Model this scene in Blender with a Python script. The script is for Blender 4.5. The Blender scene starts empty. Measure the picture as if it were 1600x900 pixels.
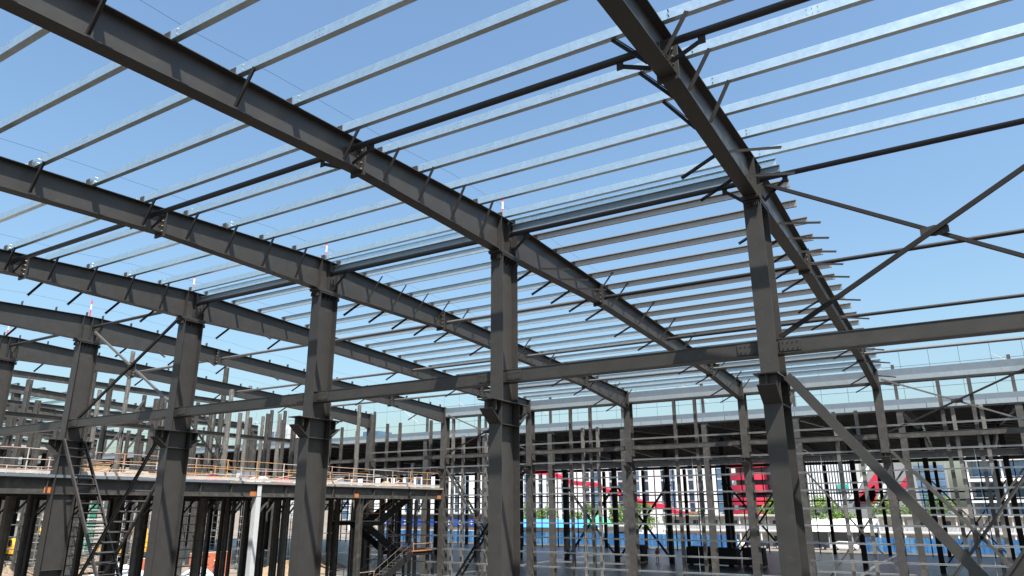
import bpy, math, random
from mathutils import Vector, Matrix
R = math.radians
random.seed(7)
ZO = 7.3                       # all structural heights below are written relative to the eye height, 7.3 m above ground
scene = bpy.context.scene
COL = scene.collection

# ------------------------------------------------------------------ materials
MATS = {}
def mat(name, col, rough=.6, metal=0., var=.12, scale=3., bump=0., col2=None, fac2=(.55, .7), scale2=1.2, spec=.5, emis=None, coat=0, scuff=None):
    if name in MATS: return MATS[name]
    m = bpy.data.materials.new(name); m.use_nodes = True
    nt = m.node_tree; n = nt.nodes; l = nt.links
    b = n['Principled BSDF']
    b.inputs['Roughness'].default_value = rough; b.inputs['Metallic'].default_value = metal
    b.inputs['Specular IOR Level'].default_value = spec
    tc = n.new('ShaderNodeTexCoord')
    oi = n.new('ShaderNodeObjectInfo')
    ns = n.new('ShaderNodeTexNoise'); ns.inputs['Scale'].default_value = scale; ns.inputs['Detail'].default_value = 6; ns.inputs['Roughness'].default_value = .65
    l.new(tc.outputs['Object'], ns.inputs['Vector'])
    mr = n.new('ShaderNodeMapRange'); mr.inputs[1].default_value = .25; mr.inputs[2].default_value = .75
    mr.inputs[3].default_value = 1 - var; mr.inputs[4].default_value = 1 + var
    l.new(ns.outputs['Fac'], mr.inputs[0])
    mx = n.new('ShaderNodeMix'); mx.data_type = 'RGBA'; mx.blend_type = 'MULTIPLY'; mx.inputs[0].default_value = 1
    mx.inputs[6].default_value = (*col, 1); l.new(mr.outputs[0], mx.inputs[7])
    out = mx.outputs[2]
    # a slight difference from member to member
    m3 = n.new('ShaderNodeMapRange'); m3.inputs[3].default_value = 1 - var * .6; m3.inputs[4].default_value = 1 + var * .6
    l.new(oi.outputs['Random'], m3.inputs[0])
    mx3 = n.new('ShaderNodeMix'); mx3.data_type = 'RGBA'; mx3.blend_type = 'MULTIPLY'; mx3.inputs[0].default_value = 1
    l.new(out, mx3.inputs[6]); l.new(m3.outputs[0], mx3.inputs[7]); out = mx3.outputs[2]
    if col2:
        n2 = n.new('ShaderNodeTexNoise'); n2.inputs['Scale'].default_value = scale2; n2.inputs['Detail'].default_value = 8; n2.inputs['Roughness'].default_value = .7
        l.new(tc.outputs['Object'], n2.inputs['Vector'])
        m2 = n.new('ShaderNodeMapRange'); m2.inputs[1].default_value = fac2[0]; m2.inputs[2].default_value = fac2[1]
        l.new(n2.outputs['Fac'], m2.inputs[0])
        mx2 = n.new('ShaderNodeMix'); mx2.data_type = 'RGBA'; l.new(m2.outputs[0], mx2.inputs[0])
        l.new(out, mx2.inputs[6]); mx2.inputs[7].default_value = (*col2, 1); out = mx2.outputs[2]
    if scuff:
        vo = n.new('ShaderNodeTexNoise'); vo.inputs['Scale'].default_value = 9; vo.inputs['Detail'].default_value = 10; vo.inputs['Roughness'].default_value = .8; vo.inputs['Distortion'].default_value = 1.5
        mp = n.new('ShaderNodeMapping'); mp.inputs['Scale'].default_value = (1, 1, .45)
        l.new(tc.outputs['Object'], mp.inputs[0]); l.new(mp.outputs[0], vo.inputs['Vector'])
        ms = n.new('ShaderNodeMapRange'); ms.inputs[1].default_value = .70; ms.inputs[2].default_value = .76; ms.inputs[4].default_value = .8
        l.new(vo.outputs['Fac'], ms.inputs[0])
        mxs = n.new('ShaderNodeMix'); mxs.data_type = 'RGBA'; l.new(ms.outputs[0], mxs.inputs[0]); l.new(out, mxs.inputs[6]); mxs.inputs[7].default_value = (*scuff, 1); out = mxs.outputs[2]
        # rust flecks
        n4 = n.new('ShaderNodeTexNoise'); n4.inputs['Scale'].default_value = 5; n4.inputs['Detail'].default_value = 12; n4.inputs['Roughness'].default_value = .75
        ad = n.new('ShaderNodeVectorMath'); ad.inputs[1].default_value = (7.3, 2.1, 4.4); l.new(tc.outputs['Object'], ad.inputs[0]); l.new(ad.outputs[0], n4.inputs['Vector'])
        m4 = n.new('ShaderNodeMapRange'); m4.inputs[1].default_value = .69; m4.inputs[2].default_value = .76; m4.inputs[4].default_value = .7
        l.new(n4.outputs['Fac'], m4.inputs[0])
        mx4 = n.new('ShaderNodeMix'); mx4.data_type = 'RGBA'; l.new(m4.outputs[0], mx4.inputs[0]); l.new(out, mx4.inputs[6]); mx4.inputs[7].default_value = (.11, .05, .025, 1); out = mx4.outputs[2]
    l.new(out, b.inputs['Base Color'])
    rr = n.new('ShaderNodeMapRange'); rr.inputs[3].default_value = max(.02, rough - .1); rr.inputs[4].default_value = min(1, rough + .12)
    l.new(ns.outputs['Fac'], rr.inputs[0]); l.new(rr.outputs[0], b.inputs['Roughness'])
    if bump:
        bp = n.new('ShaderNodeBump'); bp.inputs['Strength'].default_value = bump; bp.inputs['Distance'].default_value = .02
        l.new(ns.outputs['Fac'], bp.inputs['Height']); l.new(bp.outputs[0], b.inputs['Normal'])
    MATS[name] = m
    return m

def brickmat(name, c1, c2, mortar, sx=1., scale=4.):
    m = mat(name, c1, .85, var=.1)
    n = m.node_tree.nodes; l = m.node_tree.links
    br = n.new('ShaderNodeTexBrick'); br.inputs['Scale'].default_value = scale
    br.inputs['Color1'].default_value = (*c1, 1); br.inputs['Color2'].default_value = (*c2, 1); br.inputs['Mortar'].default_value = (*mortar, 1)
    tc = n.new('ShaderNodeTexCoord'); mp = n.new('ShaderNodeMapping'); mp.inputs['Rotation'].default_value = (R(90), 0, R(90))
    l.new(tc.outputs['Object'], mp.inputs[0]); l.new(mp.outputs[0], br.inputs['Vector']); l.new(br.outputs['Color'], n['Principled BSDF'].inputs['Base Color'])
    return m

def galvmat(name, col, rough, metal):
    m = mat(name, col, rough, metal, var=.05, scale=2)
    n = m.node_tree.nodes; l = m.node_tree.links; b = n['Principled BSDF']
    tc = n.new('ShaderNodeTexCoord'); vo = n.new('ShaderNodeTexVoronoi'); vo.inputs['Scale'].default_value = 14
    l.new(tc.outputs['Object'], vo.inputs['Vector'])
    src = b.inputs['Base Color'].links[0].from_socket
    mr = n.new('ShaderNodeMapRange'); mr.inputs[3].default_value = .9; mr.inputs[4].default_value = 1.05
    l.new(vo.outputs['Color'], mr.inputs[0])
    mx = n.new('ShaderNodeMix'); mx.data_type = 'RGBA'; mx.blend_type = 'MULTIPLY'; mx.inputs[0].default_value = 1
    l.new(src, mx.inputs[6]); l.new(mr.outputs[0], mx.inputs[7]); l.new(mx.outputs[2], b.inputs['Base Color'])
    return m

PAINT = mat('dark_primer', (.038, .0355, .033), .44, var=.15, scale=2.2, col2=(.075, .069, .06), fac2=(.58, .85), scale2=3.5, bump=.05, spec=.4, scuff=(.22,.21,.19))
PAINT2 = mat('dusty_primer', (.048, .045, .041), .6, var=.2, scale=3, col2=(.115, .106, .092), fac2=(.5, .75), scale2=2.0, scuff=(.3,.28,.25))
DUSTY = mat('dusty_post', (.125, .118, .108), .7, var=.25, scale=3, col2=(.27, .25, .22), fac2=(.5, .72), scale2=1.4)
BLACK = mat('black_steel', (.018, .017, .017), .6, var=.15, spec=.15)
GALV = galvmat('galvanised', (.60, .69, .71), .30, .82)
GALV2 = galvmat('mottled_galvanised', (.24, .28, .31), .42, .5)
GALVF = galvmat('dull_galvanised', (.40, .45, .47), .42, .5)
GALV_SHADE = galvmat('shade_brown_galvanised', (.33, .295, .26), .42, .45)  # browner copy of the galvanised steel; shade on far-slope webs put into the colour
GIRT = galvmat('galvanised_girt', (.46, .46, .455), .45, .4)
BRACE_SHADE = mat('brace_shade_dark', (.024, .022, .021), .55, var=.15, spec=.2)  # primer darkened to stand in for shade on the brace undersides
PIPE = mat('painted_pipe', (.030, .028, .027), .4, var=.1, spec=.3)
PIPEL = mat('grey_pipe', (.13, .125, .12), .4, metal=.2, var=.1)
BOLT = mat('bright_bolt', (.7, .66, .6), .35, metal=.8)
RUST = mat('rust', (.42, .14, .04), .85, var=.3, scale=9)
RAILP = mat('pink_rusty_pipe', (.36, .25, .20), .6, var=.25, scale=1.5, col2=(.42, .20, .10), fac2=(.5, .62), scale2=.8)
RAILY = mat('orange_pipe', (.42, .22, .075), .6, var=.2, scale=1.5)
RAILW = mat('pale_pipe', (.42, .385, .36), .6, var=.2, scale=1.5)
CONC = mat('concrete', (.22, .205, .185), .9, var=.2, scale=2, col2=(.2, .18, .16), fac2=(.5, .7), scale2=.8, bump=.3)
FLOORC = mat('dusty_slab', (.05, .043, .036), .9, var=.25, scale=.5, col2=(.08, .068, .056), fac2=(.5, .7), scale2=.3)
SOIL = mat('dusty_ground', (.13, .108, .085), .95, var=.25, scale=.35, col2=(.22, .19, .155), fac2=(.45, .62), scale2=.09, bump=.6)
DARKSLAB = mat('dark_slab', (.07, .07, .073), .35, var=.35, scale=.6, col2=(.15, .145, .14), fac2=(.5, .62), scale2=.2)
EARTH = mat('earth_heap', (.17, .125, .085), .95, var=.4, scale=2.5, col2=(.26, .21, .155), fac2=(.5, .6), scale2=5, bump=1)
STRAW = mat('straw_heap', (.24, .175, .11), .95, var=.5, scale=6, col2=(.2, .14, .09), fac2=(.5, .6), scale2=5, bump=1)
TARP = mat('white_tarp', (.6, .6, .6), .6, var=.06, scale=1)
BRICK = brickmat('red_brick', (.50, .13, .06), (.40, .10, .05), (.42, .33, .28))
BLUEF = mat('blue_sheet', (.05, .19, .46), .5, var=.25, scale=.5, col2=(.13, .33, .58), fac2=(.5, .65), scale2=.25)
BLUER = mat('blue_roof', (.07, .30, .78), .45, var=.08)
BANNER = mat('banner_blue', (.02, .085, .40), .6, var=.05)
WHITE = mat('white_wall', (.80, .80, .80), .8, var=.03, scale=.2)
OFFW = mat('cream_wall', (.62, .55, .46), .85, var=.08, scale=.4)
GREYW = mat('grey_wall', (.24, .24, .245), .8, var=.1, scale=.3)
LGREY = mat('light_grey', (.45, .455, .46), .6, var=.06)
GLASS = mat('window_glass', (.035, .06, .09), .12, var=.25, scale=.5, spec=.8)
GLASSB = mat('blue_glass', (.08, .16, .26), .15, var=.3, scale=.3, spec=.8)
RED = mat('red_panel', (.55, .025, .06), .5, var=.06, scale=.4)
REDM = mat('red_marker', (.70, .05, .06), .5, var=.02)
PEACH = mat('peach_wall', (.62, .46, .34), .85, var=.05, scale=.1)
YEL = mat('machine_yellow', (.72, .38, .04), .5, var=.12, scale=2)
RUBBER = mat('rubber', (.03, .03, .03), .8)
TEAL = mat('teal_sheet', (.05, .42, .34), .6, var=.1)
GREENN = mat('green_netting', (.03, .20, .13), .8, var=.2)
ORANGE = mat('orange_cloth', (.75, .16, .04), .8, var=.1)
YHAT = mat('yellow_helmet', (.85, .6, .03), .35)
RHAT = mat('red_helmet', (.75, .05, .03), .35)
NAVY = mat('navy_cloth', (.03, .04, .09), .9)
SKIN = mat('skin', (.45, .26, .17), .6)
WOOD = mat('timber', (.42, .28, .16), .85, var=.3, scale=5)
BARK = mat('bark', (.12, .09, .06), .95, var=.3, scale=6)
LEAF = mat('leaf', (.10, .18, .03), .6, var=.45, scale=1.5, col2=(.19, .27, .05), fac2=(.48, .6), scale2=.6)
DECKU = mat('ribbed_deck', (.30, .31, .32), .6, metal=.1, var=.1)
GUTTER = galvmat('gutter_sheet', (.17, .205, .235), .5, .3)
GUTTER2 = galvmat('gutter_lower_sheet', (.29, .335, .355), .5, .2)
CAR1 = mat('car_dark', (.03, .035, .06), .25, coat=1)
CAR2 = mat('car_white', (.75, .75, .75), .3)
for mm in (LEAF,):
    nt = mm.node_tree; b = nt.nodes['Principled BSDF']
    b.inputs['Subsurface Weight'].default_value = 0
    tr = nt.nodes.new('ShaderNodeBsdfTranslucent'); tr.inputs[0].default_value = (.22, .34, .05, 1)
    ms = nt.nodes.new('ShaderNodeMixShader'); ms.inputs[0].default_value = .3
    nt.links.new(b.outputs[0], ms.inputs[1]); nt.links.new(tr.outputs[0], ms.inputs[2])
    nt.links.new(ms.outputs[0], nt.nodes['Material Output'].inputs[0])

# ------------------------------------------------------------------ building helpers
class MB:
    """collects solids (heights relative to the eye) and links them as one mesh object"""
    def __init__(s): s.v = []; s.f = []
    def add(s, vs, fs):
        k = len(s.v); s.v += [Vector(x) for x in vs]; s.f += [tuple(k + i for i in f) for f in fs]; return s
    def box(s, a, b):
        x0, y0, z0 = map(min, a, b); x1, y1, z1 = map(max, a, b)
        return s.add([(x0,y0,z0),(x1,y0,z0),(x1,y1,z0),(x0,y1,z0),(x0,y0,z1),(x1,y0,z1),(x1,y1,z1),(x0,y1,z1)],
                     [(0,3,2,1),(4,5,6,7),(0,1,5,4),(1,2,6,5),(2,3,7,6),(3,0,4,7)])
    def frame(s, p, q, up=(0,0,1)):
        p, q = Vector(p), Vector(q); d = (q - p).normalized(); u = Vector(up)
        sd = d.cross(u)
        if sd.length < 1e-4: sd = d.cross(Vector((0,1,0)))
        sd.normalize(); u = sd.cross(d)
        return p, q, sd, u
    def bar(s, p, q, w, h, up=(0,0,1), ow=0, oh=0):
        """rectangular bar p-q; w sideways, h along up, offset ow/oh"""
        p, q, sd, u = s.frame(p, q, up)
        c = [(-w/2+ow,-h/2+oh),(w/2+ow,-h/2+oh),(w/2+ow,h/2+oh),(-w/2+ow,h/2+oh)]
        return s.add([p+sd*a+u*b for a,b in c]+[q+sd*a+u*b for a,b in c],[(0,1,2,3),(7,6,5,4),(0,4,5,1),(1,5,6,2),(2,6,7,3),(3,7,4,0)])
    def hsec(s, p, q, depth, w, up=(0,0,1), tf=.02, tw=.012):
        s.bar(p, q, w, tf, up, 0, depth/2-tf/2); s.bar(p, q, w, tf, up, 0, -depth/2+tf/2)
        return s.bar(p, q, tw, depth-2*tf-.002, up)
    def angle(s, p, q, w, up=(0,0,1), t=.008):
        s.bar(p, q, w, t, up, 0, w/2); return s.bar(p, q, t, w-.01, up, w/2-t/2, -.006)
    def csec(s, p, q, depth, w, up=(0,0,1), t=.012, flip=1):
        s.bar(p, q, t, depth, up, 0, 0); o = flip*(w/2+t/2+.0005)
        s.bar(p, q, w, t, up, o, depth/2-t/2); return s.bar(p, q, w, t, up, o, -depth/2+t/2)
    def zsec(s, p, q, depth, w, t=.008):
        # Z purlin: web, top flange one way, bottom flange the other, with small lips
        s.bar(p, q, t, depth, (0,0,1)); o = w/2+t/2+.0005
        s.bar(p, q, w, t, (0,0,1), o, depth/2-t/2); s.bar(p, q, w, t, (0,0,1), -o, -depth/2+t/2)
        s.bar(p, q, t, .03, (0,0,1), o+w/2-t/2+.0006, depth/2-.023-t/2); return s.bar(p, q, t, .03, (0,0,1), -(o+w/2-t/2+.0006), -depth/2+.023+t/2)
    def tube(s, p, q, r, n=10, r2=None):
        p, q, sd, u = s.frame(p, q); r2 = r if r2 is None else r2
        A = [p+(sd*math.cos(2*math.pi*i/n)+u*math.sin(2*math.pi*i/n))*r for i in range(n)]
        B = [q+(sd*math.cos(2*math.pi*i/n)+u*math.sin(2*math.pi*i/n))*r2 for i in range(n)]
        return s.add(A+B, [(i,(i+1)%n,n+(i+1)%n,n+i) for i in range(n)]+[tuple(range(n-1,-1,-1)),tuple(range(n,2*n))])
    def prism(s, poly, axis, a0, a1):
        """polygon in the plane across `axis` ('x': (y,z), 'y': (x,z), 'z': (x,y))"""
        def P(c, a): return (a,c[0],c[1]) if axis=='x' else ((c[0],a,c[1]) if axis=='y' else (c[0],c[1],a))
        n = len(poly)
        return s.add([P(c,a0) for c in poly]+[P(c,a1) for c in poly],[tuple(range(n)),tuple(range(2*n-1,n-1,-1))]+[(i,n+i,n+(i+1)%n,(i+1)%n) for i in range(n)])
    def build(s, name, m, parent=None, base=None, smooth=False):
        off = Vector(base) if base is not None else (Vector(parent['_b']) if parent is not None else
              Vector((sum(v.x for v in s.v)/len(s.v), sum(v.y for v in s.v)/len(s.v), min(v.z for v in s.v))))
        me = bpy.data.meshes.new(name); me.from_pydata([v-off for v in s.v], [], s.f); me.materials.append(m)
        import bmesh
        bm = bmesh.new(); bm.from_mesh(me); bmesh.ops.recalc_face_normals(bm, faces=bm.faces); bm.to_mesh(me); bm.free()
        if smooth:
            for p in me.polygons: p.use_smooth = True
            me.set_sharp_from_angle(angle=R(40))
        o = bpy.data.objects.new(name, me); COL.objects.link(o)
        if parent is not None:
            o.parent = parent; o.location = off - Vector(parent['_b'])
        else: o.location = off + Vector((0,0,ZO))
        o['_b'] = tuple(off)
        return o
def tag(o, label=None, cat=None, group=None, kind=None):
    if label: o['label'] = label
    if cat: o['category'] = cat
    if group: o['group'] = group
    if kind: o['kind'] = kind
    elif cat: o['kind'] = 'thing'
    return o
def thing(name, base, label, cat, group=None, kind=None):
    o = bpy.data.objects.new(name, None); COL.objects.link(o); o.empty_display_size = .2
    o.location = Vector(base)+Vector((0,0,ZO)); o['_b'] = tuple(base)
    return tag(o, label, cat, group, kind)
ORD = 'zeroth first second third fourth fifth sixth seventh eighth ninth tenth eleventh twelfth thirteenth fourteenth fifteenth sixteenth seventeenth eighteenth nineteenth twentieth'.split() + \
      ['twenty-first','twenty-second','twenty-third','twenty-fourth','twenty-fifth','twenty-sixth','twenty-seventh','twenty-eighth','twenty-ninth','thirtieth']

# ------------------------------------------------------------------ main hall geometry
BAY = 8.; G = -ZO
YB = 29.5
def top(Y): return 9.1-.05*abs(Y) if Y < 0 else 9.1-.0416*Y
def bot(Y):
    if Y < 0:
        a = abs(Y)
        if a < 6.9: return 7.9 + (top(-6.9)-.78-7.9)*max(0,(a-.45))/6.45
        if a > 22.6:
            return (top(-22.6)-.78) + (6.7-(top(-22.6)-.78))*(a-22.6)/6.9
        return top(Y)-.78
    if Y < 7.3: return 7.9 + (top(7.3)-.80-7.9)*max(0,(Y-.45))/6.85
    if Y < 22.6: return top(Y)-.80
    return (top(22.6)-.8) + (6.70-(top(22.6)-.8))*(min(Y,29.2)-22.6)/6.6
NEAR = [-.25,-1.7,-3.2,-4.7,-6.15,-7.6,-9.2,-10.7,-12.2,-13.7,-15.2,-16.7,-18.2,-19.7,-21.2,-22.7,-24.2,-25.7,-27.2,-28.7]
FAR = [.55,2.05,3.55,5.05,6.6,8.15,9.7,11.15,12.6,14.0,15.5,17.0,18.5,20.0,21.5,23.0,24.5,26.0,27.5,28.8]
FN = {1:'frame right of the photo edge',0:'rightmost',-1:'second from the right',-2:'third from the right',-3:'fourth from the right',-4:'fifth from the right',-5:'sixth from the right'}

def strip(mb, X, fn, y0, y1, w, t, above):
    # a flange plate following the line fn between y0 and y1
    ys = [y0, y1]; 
    P = [(y, fn(y)+(0 if above else -t)) for y in ys]; Q = [(y, fn(y)+(t if above else 0)) for y in reversed(ys)]
    mb.prism(P+Q, 'x', X-w/2, X+w/2)
def rafter(i):
    X = -BAY*i
    lab = {-1:'dark steel rafter beyond the last one on the right',0:'dark tapered steel rafter, rightmost, crossing the sky to the upper centre',
           1:'dark tapered steel rafter running from the top left corner over the central column',
           2:'dark steel rafter over the third column from the right, purlins on both sides',
           3:'dark steel rafter over the fourth column from the right, last one carrying purlins',
           4:'bare dark rafter with empty cleats on top over the fifth column from the right',
           5:'bare dark rafter with empty cleats on top, sixth and last from the right'}[i]
    t = thing('roof_rafter', (X,0,bot(0)), lab, 'roof beam', 'tapered steel roof rafters of the hall')
    segs = [(-29.3,-22.6),(-22.6,-6.9),(-6.9,-.45),(-.45,.45),(.45,7.3),(7.3,15.),(15.,22.6),(22.6,29.2)]
    if i >= 1: segs = [s for s in segs if s[0] > -23]
    if i >= 3: segs[0] = (-16,-6.9)
    if i >= 4: segs[0] = (-12,-6.9)
    for a,b in segs:
        m = MB(); g = .004
        a2, b2 = a+g, b-g
        W = .36
        strip(m, X, lambda y: top(y)-.018, a2, b2, W, .018, True)
        strip(m, X, bot, a2, b2, W, .02, True)
        m.prism([(a2,bot(a2)+.021),(b2,bot(b2)+.021),(b2,top(b2)-.019),(a2,top(a2)-.019)],'x',X-.007,X+.007)
        m.build('beam_section', PAINT, t)
    for y in (-22.6,-6.9,7.3,22.6):       # bolted splices: two end plates standing proud of the flanges
        if y < segs[0][0]+.5: continue
        m = MB(); m.box((X-.22,y-.025,bot(y)-.11),(X+.22,y-.003,top(y)+.005)); m.box((X-.22,y+.003,bot(y)-.11),(X+.22,y+.025,top(y)+.005))
        for k in range(4):
            z = bot(y)+.12+k*.15
            m.prism([(y-.1,z-.045),(y-.025,z-.005),(y-.025,z+.005),(y-.1,z+.045)][:4],'x',X+.03,X+.034)
        sp = m.build('splice_plate', PAINT, t)
        m = MB()
        for sx in (-1,1):
            for k in range(5):
                z = bot(y)+.06+k*(top(y)-bot(y)-.12)/4; x = X+sx*.13
                m.tube((x,y-.055,z),(x,y+.055,z),.018,6)
        m.build('bolt', BOLT, sp)
    # web stiffeners over the column
    m = MB()
    for y in (-.44,.44,.0):
        for sx in (-1,1): m.box((X+sx*.01,y-.007,bot(.4)+.021),(X+sx*.175,y+.007,top(y)-.045))
    m.box((X-.24,-.6,7.84),(X+.24,.6,7.868+.02)); m.build('stiffener_plate', PAINT, t)
    # end plate at the eave
    MB().box((X-.18,29.2,6.6),(X+.18,29.225,top(29.2))).build('end_plate', PAINT, t)
    # purlin cleats
    for y in NEAR+FAR:
        if y < segs[0][0]+.3: continue
        z = top(y)
        MB().box((X-.09,y-.006-.012,z+.001),(X+.09,y-.012+.006,z+.21)).build('purlin_cleat', PAINT, t)
    # fly braces
    def fly(y, sx, kind):
        z0 = bot(y)+.05; x0 = X+sx*.17
        m = MB()
        if kind == 'fixed': q = (X+(.66 if sx > 0 else -.86), y+.03, top(y)+.02)
        elif kind == 'flat': q = (X+sx*1.32, y+.03, z0-.22)
        elif kind == 'up': q = (X+sx*1.0, y+.0, z0+.93)
        else: q = (X+sx*1.0, y-.02, z0-.42)
        m.angle((x0,y+.05,z0), q, .085 if kind == 'fixed' else .062, t=.01)
        fb = m.build('fly_brace', BRACE_SHADE if (sx < 0 or kind == 'fixed') else PAINT, t)
    if i <= 3:
        nf = [-1.7,-3.2,-4.7,-6.15,-7.6,-10.7,-13.7]
        for y in nf:
            for sx in (1,-1):
                if i == 0 and y > -4: fly(y, sx, 'flat' if sx == 1 else 'down')
                elif i == 3 and sx == -1: fly(y, sx, 'down')
                else: fly(y, sx, 'fixed')
    else:
        for y in (-6.15,-3.2): fly(y,-1,'down')
    if i >= 0:
        for k, y in enumerate([2.05,3.55,5.05,6.6,8.15,11.15,14.0,17.,20.,23.,26.,28.]):
            if i == 0: kr = 'flat'
            elif i == 1: kr = 'flat' if y < 6 else 'up'
            elif i in (2,): kr = 'up'
            else: kr = 'down' if k % 2 else None
            if kr and not (i >= 3 and y < 3): fly(y, 1, kr)
            if k % (1 if i < 3 else 2) == 0: fly(y, -1, 'down')
    return t
for i in range(-1, 6): rafter(i)

def bigcol(i):
    X = -BAY*i
    lab = {-1:'massive steel column just beyond the right edge of the photo',0:'massive dark steel column on the right, thickest in the photo, with crane bracket',
           1:'massive dark steel column standing upright in the centre of the photo',
           2:'massive dark steel column third from the right in the near row',
           3:'massive dark steel column fourth from the right, a laced ladder brace at its left',
           4:'massive dark steel column fifth from the right, joined to the raised deck beam',
           5:'massive dark steel column cut by the left edge of the photo'}[i]
    t = thing('steel_column', (X,0,G), lab, 'steel column', 'thick steel columns of the near row')
    d1, d2, W = .45, .52, .45
    def shaft(z0,z1,d):
        m = MB()
        for sy in (-1,1): m.box((X-W/2,sy*d-sy*.024,z0),(X+W/2,sy*d,z1))
        m.box((X-.01,-d+.025,z0),(X+.01,d-.025,z1)); return m
    shaft(G+.04,2.39,d2).build('lower_shaft', PAINT, t)
    shaft(3.11,7.74,d1).build('upper_shaft', PAINT, t)
    # crane bracket: top plate, sloping underside, ribs
    m = MB(); Lb = 1.05
    m.box((X-W/2-.06,-Lb,3.07),(X+W/2+.06,Lb,3.10))
    for sy in (-1,1):
        m.prism([(sy*(d2+.0),2.4),(sy*(d2+.42),2.72),(sy*(Lb-.02),2.80),(sy*(Lb-.02),2.825),(sy*(d2+.41),2.745),(sy*d2,2.425)],'x',X-W/2,X+W/2)
        m.prism([(sy*d1,2.43),(sy*d2,2.43),(sy*(d2+.41),2.75),(sy*(Lb-.06),2.83),(sy*(Lb-.06),3.068),(sy*d1,3.068)],'x',X-.01,X+.01)
        m.box((X-W/2+.01,sy*.78-.008,2.78),(X+W/2-.01,sy*.78+.008,3.068))
        m.box((X-W/2,sy*(d2-.024),2.40),(X+W/2,sy*d2,3.068))
    m.box((X-W/2,-d2,2.392),(X+W/2,d2,2.41)); m.box((X-.01,-d2+.03,2.412),(X+.01,d2-.03,3.068))
    m.build('crane_bracket', PAINT, t)
    m = MB(); m.box((X-.24,-.58,7.80),(X+.24,.58,7.835))
    m.box((X-W/2-.0,-d1-.04,7.742),(X+W/2,d1+.04,7.798))
    for sy in (-1,1):
        for k in range(4):
            for sx in (-1,1): m.box((X+sx*.03+sx*k*.05,sy*.50,7.60),(X+sx*.03+sx*k*.05+.01,sy*.56,7.74))
    m.build('cap_plate', PAINT, t)
    m = MB()
    for sx in (-1,1):
        for y in (-.3,-.1,.1,.3): m.prism([(X+sx*.02,7.55),(X+sx*.22,7.735),(X+sx*.02,7.735)],'y',y-.006,y+.006)
    m.build('stiffener_plate', PAINT, t)
    for z in (-2.6,-5.2):
        m = MB()
        for sx in (-1,1): m.box((X+sx*.012,-.49,z),(X+sx*.2,.49,z+.015))
        m.build('stiffener_plate', PAINT, t)
    MB().box((X-.5,-.8,G+.004),(X+.5,.8,G+.038)).build('base_plate', PAINT, t)
    if i in (1,2,3,4,5):
        m = MB(); m.tube((X,-.12,top(0)),(X,-.12,top(0)+.36),.032,8)
        st = thing('safety_stanchion', (X,-.12,top(0)), 'red and white banded safety post on the ridge of the '+{1:'rafter over the central column',2:'rafter third from the right',3:'rafter fourth from the right',4:'rafter fifth from the right',5:'rafter at the left edge'}[i], 'safety post', 'striped safety posts on the ridge')
        m.build('red_band', REDM, st)
        MB().tube((X,-.12,top(0)+.361),(X,-.12,top(0)+.62),.032,8).build('white_band', CAR2, st)
        MB().tube((X,-.12,top(0)+.621),(X,-.12,top(0)+.85),.032,8).build('red_band', REDM, st)
        m = MB(); prev = None
        for k in range(21):
            Y = -14+k*2.2; z = top(Y)+.62-.1*math.sin(k*1.3)**2
            if prev: m.tube(prev,(X,Y,z),.004,4)
            prev = (X,Y,z)
        tag(m.build('safety_wire', BLACK), 'thin safety wire strung above the '+FN[-i]+' rafter', 'wire', 'safety wires above the rafters')
    return t
for i in range(-1, 6): bigcol(i)

# far row of columns
def farcol(i):
    X = -BAY*i
    t = thing('eave_column', (X,YB,G), 'slim far-row steel column under the %s rafter' % FN.get(-i,'left').replace('frame right of the photo edge','off-frame'), 'steel column', 'slim steel columns of the far row')
    W = .44
    m = MB()
    y0 = YB-.3
    def H(m,z0,z1,a,b):
        m.box((X-W/2,a,z0),(X+W/2,a+.02,z1)); m.box((X-W/2,b-.02,z0),(X+W/2,b,z1)); m.box((X-.008,a+.021,z0),(X+.008,b-.021,z1))
    H(m,G+.03,2.4,y0,YB+.42); m.build('lower_shaft', PAINT2, t)
    m = MB(); H(m,2.41,top(29.2)+.05,y0+.02+.03,YB+.38); m.build('upper_shaft', PAINT2, t)
    m = MB(); m.box((X-.26,y0-.5,3.0),(X+.26,y0+.05,3.03))
    m.prism([(y0,2.42),(y0-.48,2.78),(y0-.48,2.8),(y0,2.45)],'x',X-.22,X+.22)
    m.prism([(y0,2.46),(y0-.47,2.81),(y0-.47,2.998),(y0,2.998)],'x',X-.008,X+.008); m.build('crane_bracket', PAINT2, t)
    MB().box((X-.4,YB-.5,G+.004),(X+.4,YB+.6,G+.028)).build('base_plate', PAINT2, t)
for i in range(-1, 6): farcol(i)

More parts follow.
